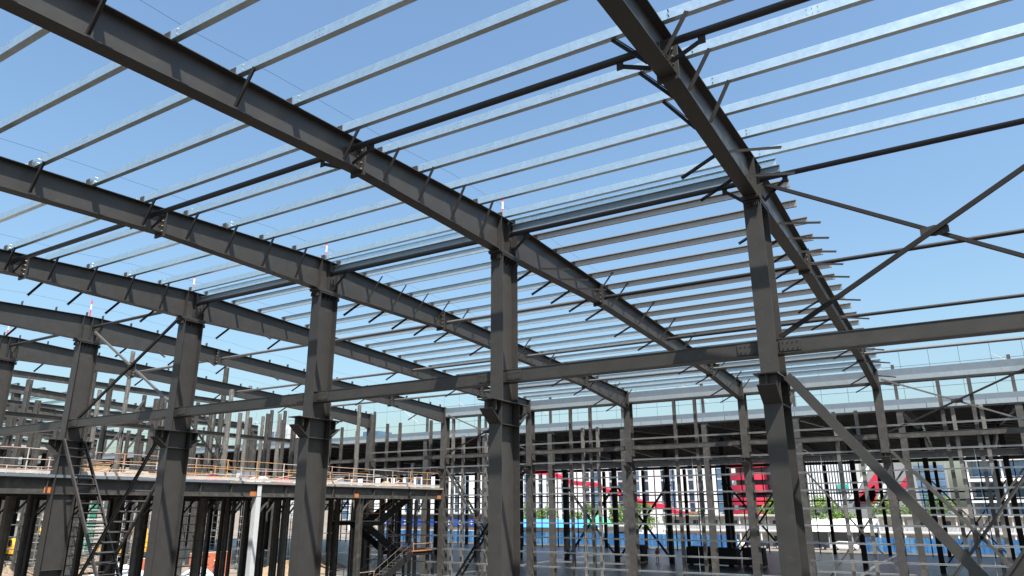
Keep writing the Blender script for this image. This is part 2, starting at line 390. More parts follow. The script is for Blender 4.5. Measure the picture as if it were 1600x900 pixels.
# purlins
BN = {0:'just left of rightmost rafter',-1:'right of the rightmost rafter',1:'second bay from right',2:'third bay from right'}
def purlin(Y, b, k, side):
    x1 = -BAY*b-.12+.02; x0 = -BAY*(b+1)+.12-.02
    if side == 'far' and b == 0: x1 = .5+.25*((k*37)%5)/5*.6
    if b == -1: x1 = 8.3
    x0 -= .3 if b < 3 else .0
    z = top(Y)+(.127 if side == 'near' else .125)+.012*((b%2)*1.0)
    m = MB(); yy = Y+.02*(b%2)
    near = side == 'near'
    if near: m.csec((x0,yy+random.uniform(-.02,.02),z+random.uniform(-.008,.008)),(x1,yy+random.uniform(-.02,.02),z+random.uniform(-.008,.008)),.215,.125,t=.006,flip=-1)
    else:
        m.csec((x0,yy,z),(x1,yy,z),.24,.07 if b == 0 else .04,t=.006,flip=1)
        if b == 0: m.box((x0,yy-.079,z+.092),(x1,yy-.075,z+.1195))
    mt = GALV if near or k == 1 else (GALV_SHADE if b == 0 and k < 14 else GALVF)  # first-bay far-slope purlins take the brown tone painted in as shade
    lab = 'galvanised purlin, %s from ridge on the %s slope, %s' % (ORD[k], side, BN[b])
    t = thing('roof_purlin', (x0,yy,z), lab, 'purlin', 'galvanised roof purlins')
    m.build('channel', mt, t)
    if abs(Y) < 16:
        L = x1-x0
        for f in (.33,.66):
            m = MB()
            for dx in (-.1,0,.1): 
                for dz in (-.055,.055): m.tube((x0+L*f+dx,yy-.0055,z+dz),(x0+L*f+dx,yy-.004,z+dz),.009,6)
            m.build('punched_marking', BLACK, t)
        m = MB()
        for xx in (x1-.18 if b>=0 else x0+.5, x0+.5):
            for dz in (-.055,.055): m.tube((xx,yy-.018,z+dz),(xx,yy+.018,z+dz),.014,6)
        m.build('bolt', BOLT, t)
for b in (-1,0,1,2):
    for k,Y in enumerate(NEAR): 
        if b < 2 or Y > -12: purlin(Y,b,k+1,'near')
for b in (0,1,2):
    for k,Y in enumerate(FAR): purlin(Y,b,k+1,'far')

for b in (-1,0,1,2):
    x1 = -BAY*b-.2; x0 = -BAY*(b+1)+.2
    if b == -1: x1 = x0+.5
    tag(MB().csec((x0,.2,8.82),(x1,.2,8.82),.26 if b == 0 else .2,.06,t=.01,flip=1).build('ridge_channel', GALV2), 'mottled galvanised channel lying along the ridge pipe, '+BN[b], 'channel', 'galvanised channels along the ridge')
# round strut pipes between rafters
def strut(Y, z, b, m_, lab):
    x1 = -BAY*b-.02; x0 = -BAY*(b+1)+.02
    t = thing('strut_pipe', (x0,Y,z), lab+', '+{-1:'rightmost bay',0:'second bay from right',1:'third bay from right',2:'fourth bay from right',3:'fifth bay from right',4:'leftmost bay'}[b], 'pipe strut', 'round strut pipes between the rafters')
    MB().tube((x0+.16,Y,z),(x1-.16,Y,z),.075,14).build('tube', m_, t, smooth=True)
    if Y < 1:
        for x,s in ((x0,1),(x1,-1)):
            MB().box((x+s*.72,Y-.008,z-.24),(x+s*.86,Y+.008,z-.076)).build('tab_plate', BRACE_SHADE, t)
            MB().bar((x+s*.17,Y+.02,bot(Y)+.04),(x+s*.74,Y+.02,z-.17),.02,.09).build('knee_strap', BRACE_SHADE, t)
    for x,s in ((x0,1),(x1,-1)): MB().box((x+s*.0,Y-.008,z-.1),(x+s*.22,Y+.008,z+.1)).build('gusset_plate', PAINT, t)
for b in range(-1,5):
    strut(.12, 8.60, b, PIPE, 'dark round pipe strut under the ridge')
    strut(-7.32, 8.40, b, PIPE, 'dark round pipe strut at the near slope splice') if b < 4 else None
    strut(7.62, 8.30, b, PIPEL if b > 0 else PIPE, 'round pipe strut at the upper splice of the far slope')
    strut(15.1, 8.0, b, PIPEL if b > 0 else PIPE, 'round pipe strut halfway down the far slope')
    strut(22.9, 7.75, b, PIPEL, 'round pipe strut near the far eave')

# tie beams between columns
def tie(Y, z, b, h, w, mt, name, lab, cat, grp, gap=.02):
    x1 = -BAY*b-gap; x0 = -BAY*(b+1)+gap
    t = thing(name, (x0,Y,z), lab, cat, grp)
    MB().hsec((x0,Y,z),(x1,Y,z),h,w).build('beam_section', mt, t)
    MB().bar((x0,Y,z),(x1,Y,z),w-.03,h-.05).build('side_plate', mt, t)
    for xx in (x0+.5,x1-.5):
        pl = MB().box((xx-.26,Y-w/2-.012,z-h/2+.05),(xx+.26,Y-w/2+.001,z+h/2-.05)).build('splice_plate', mt, t)
        if b < 3:
            for dx in (-.17,-.06,.06,.17):
                for dz in (-.08,.08): MB().tube((xx+dx,Y-w/2-.03,z+dz),(xx+dx,Y-w/2-.012,z+dz),.016,6).build('bolt', mt, pl)
BL = {-1:'rightmost bay',0:'second bay from the right',1:'third bay from the right',2:'fourth bay from the right',3:'fifth bay from the right',4:'leftmost bay'}
for b in range(-1,6): tie(-.06, 3.86, b, .38, .42, PAINT, 'tie_beam', 'grey horizontal tie beam between thick near columns, %s' % BL.get(b,'bay cut by the left edge'), 'tie beam', 'tie beams between the near columns')
for b in range(-1,6): tie(YB, 3.98, b, .30, .26, PAINT2, 'tie_beam', 'grey tie beam between slim far columns, %s' % BL.get(b,'bay left of the far columns'), 'tie beam', 'tie beams between the far columns')

# cross braces
def xbrace(x0,x1,zA,zB,Y,mt,lab,w=.09):
    t = thing('cross_brace', ((x0+x1)/2,Y,(zA+zB)/2), lab, 'cross brace', 'steel cross braces')
    c = ((x0+x1)/2,(zA+zB)/2)
    MB().bar((x0,Y-.06,zA),(x1,Y-.06,zB),w,w*1.2).build('diagonal', BLACK, t)  # black colour stands in for shade on this rising bar
    MB().bar((x0,Y+.06,zB),(x1,Y+.06,zA),w,w).build('diagonal', mt, t)
    m = MB(); m.prism([(c[0]-.3,c[1]-.09),(c[0],c[1]-.14),(c[0]+.3,c[1]-.09),(c[0]+.3,c[1]+.09),(c[0],c[1]+.14),(c[0]-.3,c[1]+.09)],'y',Y-.004,Y+.004); m.build('gusset_plate', PAINT, t)
xbrace(.25,7.75,4.12,8.42,.0,BRACE_SHADE,'large dark cross brace against the sky at the upper right')
xbrace(-31.6,-24.4,4.1,8.3,.0,PIPEL,'cross brace high between the fourth and fifth thick columns')
xbrace(.3,7.7,4.2,7.35,YB,PIPEL,'cross brace below the far gutter at the right edge')
xbrace(-31.7,-24.3,4.2,7.3,YB,PIPEL,'pale cross brace high in the far row, left of centre')
def laced(p,q,sep,lab,mt=PAINT,step=.5,w=.15):
    t = thing('laced_brace', p, lab, 'ladder brace', 'laced braces below the crane brackets')
    p,q = Vector(p),Vector(q); o = Vector((0,sep/2,0)); d = q-p; n = int(d.length/step)
    for s in (-1,1): MB().csec(p+o*s,q+o*s,w,.06,(0,1,0) if False else (0,0,1),flip=s).build('chord', mt, t)
    for k in range(1,n):
        c = p+d*(k/n); MB().bar(c-o*.98,c+o*.98,.09,.03,d.normalized()).build('lacing_bar', mt, t)
laced((.35,0,3.1),(7.6,0,-6.6),.55,'heavy laced brace slanting down to the bottom right corner',PAINT,.95,.21)
laced((7.6,.0,3.1),(.35,.0,-6.6),.55,'laced brace rising beyond the right edge',PAINT,.95,.2)
laced((-31.7,0,3.1),(-24.4,0,-6.7),1.0,'ladder-like laced brace slanting down right from the fifth thick column')
laced((-24.4,0,2.8),(-31.6,0,-6.7),1.0,'ladder-like laced brace slanting down left from the fourth thick column')
laced((-31.6,YB,3.0),(-24.4,YB,-6.6),.6,'laced brace slanting down right in the far row, left of centre',PAINT2,.6,.16)
laced((-24.4,YB,3.0),(-31.6,YB,-6.6),.6,'laced brace slanting down left in the far row, left of centre',BLACK,.6,.16)
laced((.3,YB,3.1),(7.7,YB,-6.3),.3,'laced brace slanting down right in the far row, right side',PAINT2,1.,.16)
laced((7.7,YB,3.1),(.3,YB,-6.3),.3,'laced brace slanting down left in the far row, right side',PAINT2,1.,.16)

# eave gutter of the main hall
for b in range(-1,4):
    x1 = -BAY*b-.02; x0 = -BAY*(b+1)+.02
    t = thing('eave_gutter', (x0,YB,7.1), 'galvanised eave gutter sheet on the far columns, %s' % BL[b], 'gutter', 'eave gutters over the far columns')
    MB().box((x0,YB+.05,7.48),(x1,YB+.07,7.88)).build('upper_sheet', GUTTER, t)
    m = MB()
    for k in range(5):
        a = x0+(x1-x0)*k/5; m.box((a+.006,YB+.02,7.20),(a+(x1-x0)/5-.006,YB+.045,7.475))
    m.build('lower_sheet', GUTTER2, t)
    MB().box((x0,YB+.02,7.08),(x1,YB+.62,7.19)).build('eave_strut', PAINT, t)
    MB().box((x0,YB+.5,7.2),(x1,YB+.52,7.86)).build('back_sheet', GUTTER, t)

# wall posts and girts of the far row
posts = [(-38.2,7.0,0),(-36.8,7.0,0),(-35.4,3.6,1),(-33.5,7.0,0),(-31.3,7.0,1),(-30.3,5.6,1),(-28.7,7.05,0),(-28.1,5.6,1),
         (-20.6,7.05,0),(-19.7,5.6,1),(-19.0,7.05,0),(-18.5,5.6,1),(-12.65,7.05,0),(-11.2,7.05,0),(-2.6,5.6,1),(-1.35,5.6,1),
         (3.2,7.05,0),(3.7,5.5,1),(4.75,7.05,0),(5.1,5.5,1),(-45.5,6.,0),(-43.5,7.,0),(-41.8,6.6,1)]
for n,(x,zt,l) in enumerate(sorted(posts, reverse=True)):
    y = YB+.12+(.12 if l else 0); mt = DUSTY if l else PAINT2
    t = thing('wall_post', (x,y,G), '%s far-row wall post, %s from the right, %s' % ('dusty pale' if l else 'dark grey', ORD[n+1], 'ending below gutter' if l else 'reaching gutter'), 'wall post', 'slender wall posts of the far row')
    m = MB(); w = .2
    m.box((x-w/2,y-.1,G+.01),(x+w/2,y-.09,zt)); m.box((x-w/2,y+.09,G+.01),(x+w/2,y+.1,zt)); m.box((x-.006,y-.089,G+.01),(x+.006,y+.089,zt))
    m.box((x+w/2-.05,y-.089,G+.01),(x+w/2-.042,y+.089,zt))
    m.build('shaft', mt, t)
    MB().box((x-.16,y-.16,G+.002),(x+.16,y+.16,G+.012)).build('base_plate', mt, t)
gz = [4.58,3.17,2.03,.98,-.07,-1.04,-2.03,-3.02,-4.0,-5.0,-6.0]
for b in range(-1,5):
    for k,z in enumerate(gz):
        x1 = -BAY*b-.24; x0 = -BAY*(b+1)+.24
        if b == 0 and k in (7,): x0 += 2.9
        if b == 4 and z > 1.2 and z < 3: continue
        y = YB-.06
        tag(MB().csec((x0,y,z),(x1,y,z),.09,.07,(0,0,1),.01).build('wall_girt', GIRT), 'thin light far-row girt, %s from top, %s' % (ORD[k+1], BL[b]), 'girt', 'light girts across the far wall')
    xm = -BAY*(b+.5)
    tag(MB().tube((xm+.4,YB-.02,3.2),(xm+.4,YB-.02,-6.),.012,5).build('sag_rod', GIRT), 'thin vertical rod tying far-row girts, %s' % BL[b], 'rod', 'vertical sag rods of the far wall')

# ------------------------------------------------------------------ raised deck on the left
DX0, DX1, DY0 = -56., -32.15, -12.
t = thing('raised_deck', (-44,8,1.3), 'raised concrete floor deck on dark beams, left of the photo', 'floor deck')
MB().box((DX0,DY0,1.40),(DX1+.3,YB-.2,1.52)).build('slab', CONC, t)
MB().box((DX1+.3,DY0,1.40),(DX1+.33,9.,1.53)).build('edge_sheet', GUTTER, t); MB().box((DX1+.3,9.02,1.40),(DX1+.33,YB-.2,1.53)).build('edge_sheet', CONC, t)
MB().hsec((DX1+.1,DY0,1.02),(DX1+.1,YB-.3,1.02),.70,.34,(0,0,1),.03).build('edge_beam', PAINT2, t)
for k in range(20):
    y = -11.+k*2.0+.25
    if y > YB-.6: break
    MB().box((DX1+.115,y-.006,.70),(DX1+.265,y+.006,1.335)).build('stiffener_plate', PAINT2, t)
for y in (-.55,.55,10.9,19.6,29.0):
    MB().box((DX1+.12,y-.25,.72),(DX1+.135,y+.2,1.0)).build('rust_patch', RUST, t)
for k in range(11):
    y = -10+k*3.9; MB().hsec((DX0+.2,y,1.12),(DX1-.1,y,1.12),.5,.2).build('floor_beam', PAINT, t)
for x in (-38,-44,-50,-55.5): MB().hsec((x,DY0,1.0),(x,YB-.3,1.0),.68,.26).build('main_beam', PAINT, t)

dc = [(-32.05,11.2,'w'),(-32.05,20.0,'d')]
for x in (-35,-38,-41,-44,-47,-50,-53,-55.5):
    for y in (-6.1,-.5,5.2,10.9,15.6,20.3,25.,29.2): dc.append((x,y+(x*7.3%1.4),'p' if (int(x*y*3)%3) else 'l'))
for n,(x,y,c) in enumerate(dc):
    lab = {0:'bright dust-covered post under the deck edge, left of the third thick column',1:'grey steel post under the deck edge beside the stair'}.get(n, 'steel post under the deck, %s row from its edge, %s towards the far wall' % (ORD[1+(n-2)//8], ORD[1+(n-2)%8]))
    t = thing('deck_support', (x,y,G), lab, 'steel post', 'steel posts carrying the raised deck')
    w = .17 if n < 2 or x in (-38,-44,-50,-55.5) else .11
    z1 = .66 if n > 1 else .66
    m = MB(); m.box((x-w,y-w,G+.03),(x+w,y-w+.015,z1)); m.box((x-w,y+w-.015,G+.03),(x+w,y+w,z1)); m.box((x-.008,y-w+.016,G+.03),(x+.008,y+w-.016,z1))
    if c == 'w': m.box((x+w-.015,y-w+.017,G+.03),(x+w,y+w-.017,1.34))
    m.build('shaft', LGREY if c == 'w' else (DUSTY if c == 'l' else PAINT2), t)
    MB().box((x-.26,y-.26,G+.004),(x+.26,y+.26,G+.028)).build('base_plate', PAINT2, t)
    m = MB(); m.bar((x,y+.17,-.3),(x,y+.95,.6),.09,.09); m.build('knee_brace', PAINT2, t)

# guardrails on the deck
def guard(x, ya, yb, lab, mats, seg=2.05):
    t = thing('guardrail', (x,ya,1.55), lab, 'guardrail', 'pipe guardrails on the raised deck')
    y = ya; k = 0
    while y < yb-.2:
        y2 = min(y+seg, yb); mt = mats[k % len(mats)]
        MB().tube((x,y,1.53),(x,y,2.66),.03,8).build('post', mt, t)
        for z,j in ((2.64,0),(2.15,1),(1.72,2)):
            MB().tube((x+.03*(j%2),y-.1,z+random.uniform(-.02,.02)),(x+.03*(j%2),y2+.1,z+random.uniform(-.03,.03)),.02,8).build('rail', mats[(k+j)%len(mats)] if j else mt, t)
        y = y2; k += 1
    MB().box((x+.035,ya,1.56),(x+.05,yb,1.70)).build('toe_board', RAILW, t)
guard(-32.0,-12,-.7,'pipe guardrail along the deck edge at the far left of the photo',[RAILP,RAILP,RAILW])
guard(-32.0,.7,YB-.6,'pink and orange pipe guardrail along the deck edge between thick columns',[RAILP,RAILP,RAILW,RAILP,RAILY,RAILY,RAILW,RAILP])
guard(-37.5,2,YB-1.5,'second pipe guardrail further back on the deck',[RAILW,RAILP,RAILY])
guard(-47.,-10,YB-2,'third pipe guardrail deep on the deck',[RAILP,RAILW])

# posts standing on the deck
dp = [(-48,9.35,9.5,0),(-48,11.9,11.3,2),(-48,13.3,8.2,0),(-48,17.9,8.2,0),(-48,20.2,11.4,1),(-48,22.8,10.2,2),(-48,25.4,8.4,0),(-48,26.9,8.5,0),(-48,5.2,8.2,1),(-48,2.1,9.,0),
      (-42,17.3,6.9,2),(-42,19.9,7.1,0),(-42,22.6,6.4,1),(-42,12.,7.6,2),(-42,7.2,8.0,0),(-42,25.2,6.6,0),(-54,14.,9.2,1),(-54,19.,9.3,2),(-54,24.,9.0,0),(-54,28.,8.4,1),(-45,15.2,8.3,2),(-45,23.7,7.7,2),(-51,10.5,8.7,2),(-51,16.7,9.2,1),(-51,21.4,9.,0),(-54,6,9.,0),(-51,27,8.2,2)]
for x,ys in ((-39.5,(3.1,8.9,14.4,20.8,24.1,27.4)),(-52.5,(3.3,8.1,12.4,15.2,18.3,22.7,25.8)),(-55.3,(1.,7.9,12.2,16.4,21.6,26.3))):
    for j,y in enumerate(ys): dp.append((x,y,(5.6,7.4,8.6)[j%3]+.13*j+(0 if x < -50 else -.8),j%3))
dp.sort()
cnt = {}
for x,y,zt,c in dp:
    cnt[x] = cnt.get(x,0)+1
    t = thing('deck_post', (x,y,1.52), '%s steel deck post, %s in row %s' % (('dark','grey','dusty pale')[c], ORD[cnt[x]], {-42:'nearest the guardrail',-45:'second from the guardrail',-48:'third, under the long beam',-51:'fourth from the guardrail',-54:'under the upper beam',-39.5:'just behind the second guardrail',-52.5:'between the fourth and fifth rows',-55.3:'farthest back'}[x]), 'steel post', 'bare steel posts standing on the raised deck')
    w = .11 if c != 1 else .15; m = MB(); 
    m.box((x-w,y-w,1.55),(x+w,y-w+.015,zt)); m.box((x-w,y+w-.015,1.55),(x+w,y+w,zt)); m.box((x-.008,y-w+.016,1.55),(x+.008,y+w-.016,zt)); m.box((x+w-.014,y-w+.017,1.55),(x+w,y-.02,zt))
    m.build('shaft', (PAINT2,PAINT2,DUSTY)[c], t)
    MB().box((x-.25,y-.25,1.523),(x+.25,y+.25,1.548)).build('base_plate', PAINT2, t)
t = thing('long_beam', (-48.2,15,8.4), 'long level steel beam on posts over the deck, behind the left rafters', 'beam')
MB().hsec((-48.2,-6,8.5),(-48.2,21.5,8.5),.42,.24).build('beam_section', PAINT2, t)
for n,(x,z) in enumerate(((-51.2,6.2),(-54.2,7.4),(-42.2,5.2),(-55.5,5.6))):
    tag(MB().hsec((x,0,z),(x,28,z),.32,.2).build('deck_beam', PAINT2), ('mid-height steel beam joining the fourth row of deck posts','upper level steel beam resting on the tall rear deck posts','low steel beam joining the nearest row of deck posts','lowest steel beam joining the farthest deck posts')[n], 'beam')
for n,(x,y0,z0,y1,z1) in enumerate(((-48,9.4,1.6,13.2,7.8),(-48,18,7.8,22.6,1.7),(-54,14,1.6,18.9,8.8),(-42,12.2,6.6,17.2,1.7))):
    tag(MB().bar((x+.2,y0,z0),(x+.2,y1,z1),.1,.12).build('deck_brace', PAINT2), 'slanting brace between posts on the deck, %s of four from the left' % ORD[(1,3,4,2)[n]], 'brace', 'slanting braces on the deck')
# loose things on the deck
for n,(x,y,l) in enumerate([(-33.2,26.2,'timber pile by the guardrail near the far column'),(-34.5,14.,'small timber pile behind the orange guardrail'),(-33.6,4.5,'timber pile behind the guardrail on the left')]):
    t = thing('timber_pile', (x,y,1.52), l, 'timber pile')
    for k in range(7):
        a = random.uniform(-.2,.2); L = random.uniform(1.2,2.2)
        MB().bar((x+random.uniform(-.3,.3),y-L/2,1.56+k*.055),(x+a,y+L/2,1.56+k*.055),.14,.05).build('plank', WOOD if k%2 else RAILW, t)
for n,(x,y,l,mt) in enumerate([(-34.2,12.8,'white folded sacks on the deck behind the orange guardrail',TARP),(-34.3,15.2,'red bag on the deck behind the orange guardrail',RED),(-33.4,24.4,'rumpled tan cover on the deck corner by the far column',STRAW),(-36.,18.5,'pale bundle on the deck behind the third thick column',TARP),(-34.6,9.8,'small red bag on the deck left of the bright post',RED)]):
    m = MB()
    for k in range(4):
        cx, cy, r = x+random.uniform(-.3,.3), y+random.uniform(-.5,.5), random.uniform(.22,.42)
        N = 10; vs = []; fs = []
        for i in range(5):
            th = i/4*math.pi/2
            for j in range(N):
                a = j/N*2*math.pi; rr = r*math.cos(th)*(1+.15*math.sin(3*a+k))
                vs.append((cx+rr*math.cos(a),cy+rr*math.sin(a)*1.3,1.525+r*math.sin(th)*1.1))
        for i in range(4):
            for j in range(N): fs.append((i*N+j,i*N+(j+1)%N,(i+1)*N+(j+1)%N,(i+1)*N+j))
        m.add(vs,fs)
    tag(m.build('sack_bundle', mt, smooth=True), l, 'sacks')

for n,(x,y,w,d,h,mt,l) in enumerate([(-40,6,1.2,.8,.9,WOOD,'timber crate on the deck behind the fifth thick column'),(-39,11.5,.9,2.2,.5,RAILW,'pallet of pale boards on the deck behind the bright post'),(-43,19,1.4,1.,1.1,TARP,'white wrapped pallet on the deck behind the third thick column'),
    (-37.2,22.,.8,1.,.5,WOOD,'timber offcuts bin on the deck near its right end'),(-41,26.5,1.2,1.,.9,GREYW,'grey generator box on the deck near the far wall'),(-45.5,8.8,1.,2.,.7,BLUEF,'blue tool chest deep on the deck'),
    (-35.4,-2.8,.9,1.8,.6,WOOD,'low timber crate on the deck at the left edge'),(-38.5,16.2,.5,.6,.5,RUST,'rusty steel box on the deck left of the third thick column')]):
    t = thing('site_crate', (x,y,1.52), l, 'crate')
    MB().box((x-w/2,y-d/2,1.62),(x+w/2,y+d/2,1.62+h)).build('box_body', mt, t)
    MB().box((x-w/2-.04,y-d/2-.04,1.622+h),(x+w/2+.04,y+d/2+.04,1.66+h)).build('lid', mt, t)
    for dy in (-d/2+.1,d/2-.1): MB().box((x-w/2,y+dy-.06,1.523),(x+w/2,y+dy+.06,1.618)).build('skid', WOOD, t)
    for dx in (-w/2-.012,w/2): MB().box((x+dx,y-.05,1.63),(x+dx+.012,y+.05,1.6+h)).build('batten', GREYW, t)
for n in range(16):
    x, y = -33+random.uniform(-2.5,.3), 2+n*1.7
    tag(MB().tube((x,y,1.56),(x+random.uniform(-.6,.6),y+random.uniform(1.,2.2),1.58+random.uniform(0,.5)),.03,6).build('loose_pipe', (RAILP,RAILW,RUST)[n%3]), 'loose scaffold tube lying by the deck edge, %s from the left' % ORD[n+1], 'tube', 'loose tubes on the deck')
# ------------------------------------------------------------------ stair under the deck end
t = thing('steel_stair', (-34.5,25,G), 'dark zigzag steel stair with rusty handrails under the deck end', 'stair')
def flight(xa, y0,z0,y1,z1,rm=None):
    st = MB()
    for x in (xa-.62,xa+.62): st.bar((x,y0,z0-.2),(x,y1,z1-.2),.08,.5,(0,0,1))
    s = st.build('stringer', BLACK, t)
    n = 12
    for k in range(n):
        y = y0+(y1-y0)*(k+.5)/n; z = z0+(z1-z0)*(k+.5)/n
        MB().box((xa-.58,y-.15,z-.02),(xa+.58,y+.15,z+.02)).build('tread', PAINT2, t)
    for x in (xa-.62,xa+.62):
        m = MB(); m.tube((x,y0,z0+.95),(x,y1,z1+.95),.02,8); m.tube((x,y0,z0+.5),(x,y1,z1+.5),.014,8)
        for k in range(5):
            y = y0+(y1-y0)*(k+.3)/5; z = z0+(z1-z0)*(k+.3)/5; m.tube((x,y,z),(x,y,z+.95),.014,8)
        m.build('handrail', rm or RAILP, t)
flight(-34.0,27.8,1.45,23.6,-.78); flight(-35.5,23.6,-.8,27.5,-3.05); flight(-34.0,27.5,-3.1,23.3,-5.2,PIPEL); flight(-35.5,23.3,-5.25,27.,G+.1,PIPEL)
for y0,y1,z in ((21.6,23.6,-.84),(27.5,30.,-3.12),(21.3,23.3,-5.28)):
    MB().box((-36.2,y0,z-.05),(-33.3,y1,z)).build('landing', RUST if z < -3 and z > -4 else GREYW, t)
    m = MB()
    for x in (-36.2,-33.3): m.hsec((x,y0,z-.2),(x,y1,z-.2),.28,.12)
    m.build('landing_beam', BLACK, t)
    for x in (-36.2,-33.3):
        m = MB()
        for yy in (y0+.1,y1-.1): m.tube((x,yy,z),(x,yy,z+1.0),.025,8)
        m.tube((x,y0,z+1.0),(x,y1,z+1.0),.025,8); m.tube((x,y0,z+.5),(x,y1,z+.5),.02,8)
        m.build('handrail', RAILP, t)
for x,y in ((-36.2,21.5),(-33.3,21.5),(-36.2,30.05),(-33.3,30.05)):
    MB().box((x-.09,y-.09,G+.01),(x+.09,y+.09,1.3 if y<25 else -3.0)).build('stair_post', PAINT2, t)

# ------------------------------------------------------------------ unfinished hall further left
for n,x in enumerate((-60,-70,-80,-90,-100,-110)):
    t = thing('steel_portal', (x,10,G), 'steel roof frame of the far left hall, %s one behind the deck' % ORD[n+1], 'steel frame', 'roof frames of the far left hall')
    tp = lambda y: 9.75-.042*abs(y-4)
    m = MB()
    for a,b in ((-18,4),(4,34)):
        strip(m,x,lambda y: tp(y)-.02,a,b,.3,.02,True); strip(m,x,lambda y: tp(y)-.62,a,b,.3,.02,True)
        m.prism([(a,tp(a)-.60),(b,tp(b)-.60),(b,tp(b)-.02),(a,tp(a)-.02)],'x',x-.008,x+.008)
    m.build('rafter', PAINT2, t)
    for y in (-12,-1,10,22,33.6):
        m = MB(); m.box((x-.2,y-.28,G+.02),(x+.2,y-.262,tp(y)-.63)); m.box((x-.2,y+.262,G+.02),(x+.2,y+.28,tp(y)-.63)); m.box((x-.01,y-.261,G+.02),(x+.01,y+.261,tp(y)-.63))
        m.build('column', PAINT2, t)
    for y in range(-16,34,2): MB().box((x-.2,y-.01,tp(y)+.001),(x+.2,y+.01,tp(y)+.2)).build('purlin_cleat', PAINT2, t)
for n,x in enumerate((-60,-70,-80,-90,-100)):
    w = 10
    for k,y in enumerate(range(-8,32,2)):
        if (k*5+n*3) % 7 == 0: continue
        z = 9.75-.042*abs(y-4)+.12
        tag(MB().zsec((x-w,y,z),(x,y,z),.24,.08).build('left_hall_purlin', GALV), 'light purlin of the far left hall, %s across, %s bay back' % (ORD[k+1], ORD[n]), 'purlin', 'light roof purlins of the far left hall')
for k,z in enumerate([3.2,2.1,-.3,-1.5,-2.7,-3.9,-5.1,-6.3]):
    for n,(a,b) in enumerate(((-60.2,-70),(-70.2,-80),(-80.2,-90))):
        tag(MB().csec((b,22.,z),(a,22.,z),.1,.08).build('side_girt', GIRT), 'light girt of the far left hall, %s from the top, bay %s' % (ORD[k+1], ORD[n+1]), 'girt', 'light girts of the far left hall')
for k,z in enumerate([.1,-.6,-1.3,-2.,-2.7,-3.4,-4.1,-4.8,-5.5,-6.2]):
    for n,(a,b) in enumerate(((1.,5.),(6.,10.5),(11.5,16.),(17,21),(22.,26.5))):
        tag(MB().csec((-55.8-(n%2)*5,a,z+(n%2)*.3),(-55.8-(n%2)*5,b,z+(n%2)*.3),.08,.06).build('deck_girt', GIRT), 'light girt under the deck back edge, %s from the top, panel %s' % (ORD[k+1], ORD[n+1]), 'girt', 'light girts under the deck back edge')

t = thing('added_shade_bay', (-135,20,G), 'added roof on black columns, shading the ground behind the far left hall', 'roof')
MB().box((-165,-25,8.6),(-112,46,8.75)).build('shade_roof_sheet', DECKU, t)  # roof added to keep the far ground in shadow
for i,x in enumerate((-114,-122,-130,-138,-146,-154,-162)):
    for y in range(-20,47,7): MB().box((x-.35,y-.3+(i%3),G+.02),(x+.35,y+.3+(i%3),8.59)).build('column', BLACK, t)
t = thing('long_site_shed', (-172,20,G), 'long grey shed closing the view at the back of the left hall', 'shed')
MB().box((-180,-60,G+.003),(-172,75,G+5.)).build('wall', GREYW, t)
MB().box((-180.5,-60.5,G+5.002),(-171.5,75.5,G+5.3)).build('roof', LGREY, t)
for k in range(26): MB().box((-171.99,-58+k*5,G+1.2),(-171.9,-55+k*5,G+3.4)).build('window', GLASS, t)
for n,(x,y,c) in enumerate(((-88,33,'l'),(-94,30,'p'),(-97,44,'l'),(-104,36,'p'),(-84,40,'p'),(-90,52,'l'),(-80,58,'p'),(-100,60,'l'),(-76,46,'l'),(-108,52,'p'))):
    t = thing('scaffold_tower', (x,y,G), ('grey' if c == 'p' else 'pale')+' access scaffold tower on the ground beyond the deck, '+ORD[n+1]+' of ten', 'scaffold', 'scaffold towers beyond the deck')
    for dx in (0,1.6):
        for dy in (0,2.4): MB().tube((x+dx,y+dy,G),(x+dx,y+dy,G+6.5+n%3),.05,6).build('standard', DUSTY, t)
    for k in range(7):
        z = G+.7+k*.95
        MB().tube((x+1.6,y-.2,z),(x+1.6,y+2.6,z),.035,6).build('ledger', GIRT, t); MB().tube((x,y-.2,z),(x+1.7,y-.2,z),.035,6).build('ledger', GIRT, t)
    MB().bar((x+1.65,y,G+.1),(x+1.65,y+2.4,G+5.8),.05,.05).build('diagonal', PAINT2, t)
# ------------------------------------------------------------------ second hall behind (dark roof)
YC, YD, YE = 47.8, 82., 114.
ztc = lambda y: 8.0+.045*(min(y,YD)-YC)-.045*max(0,y-YD)
CX0, CX1 = -152, 32
t = thing('roofed_canopy', (-30,YC,8), 'dark ribbed metal roof of the second hall seen from below, pale gutter along its eave', 'roof')
m = MB()
x = CX0
prof = []
while x < CX1:
    prof += [(x,0),(x+.25,0),(x+.3,.09),(x+.5,.09)]; x += .55
for (a,b) in ((YC+.3,YD),(YD,YE)):
    vs = []; 
    for px_,pz in prof: vs += [(px_,a,ztc(a)+.21+pz),(px_,b,ztc(b)+.21+pz)]
    m.add(vs,[(2*i,2*i+1,2*i+3,2*i+2) for i in range(len(prof)-1) if not (200 < i % 300 < 208)])
m.build('ribbed_sheet', DECKU, t)
for k in range(44):
    y = YC+1+k*1.5
    MB().zsec((CX0,y,ztc(y)+.12),(CX1,y,ztc(y)+.12),.15,.07).build('purlin', PAINT, t)
MB().box((CX0,YC-.35,7.9),(CX1,YC-.33,8.32)).build('gutter_sheet', GUTTER, t)
m = MB()
for k in range(92): m.box((CX0+k*2+.02,YC-.38,7.52),(CX0+k*2+1.98,YC-.36,7.89))
m.build('gutter_lower_sheet', GUTTER2, t)
MB().box((CX0,YC-.36,7.42),(CX1,YC+.2,7.51)).build('eave_strut', PAINT, t)
MB().hsec((CX0,YE,7.),(CX1,YE,7.),.5,.3).build('rear_eave_beam', PAINT, t)
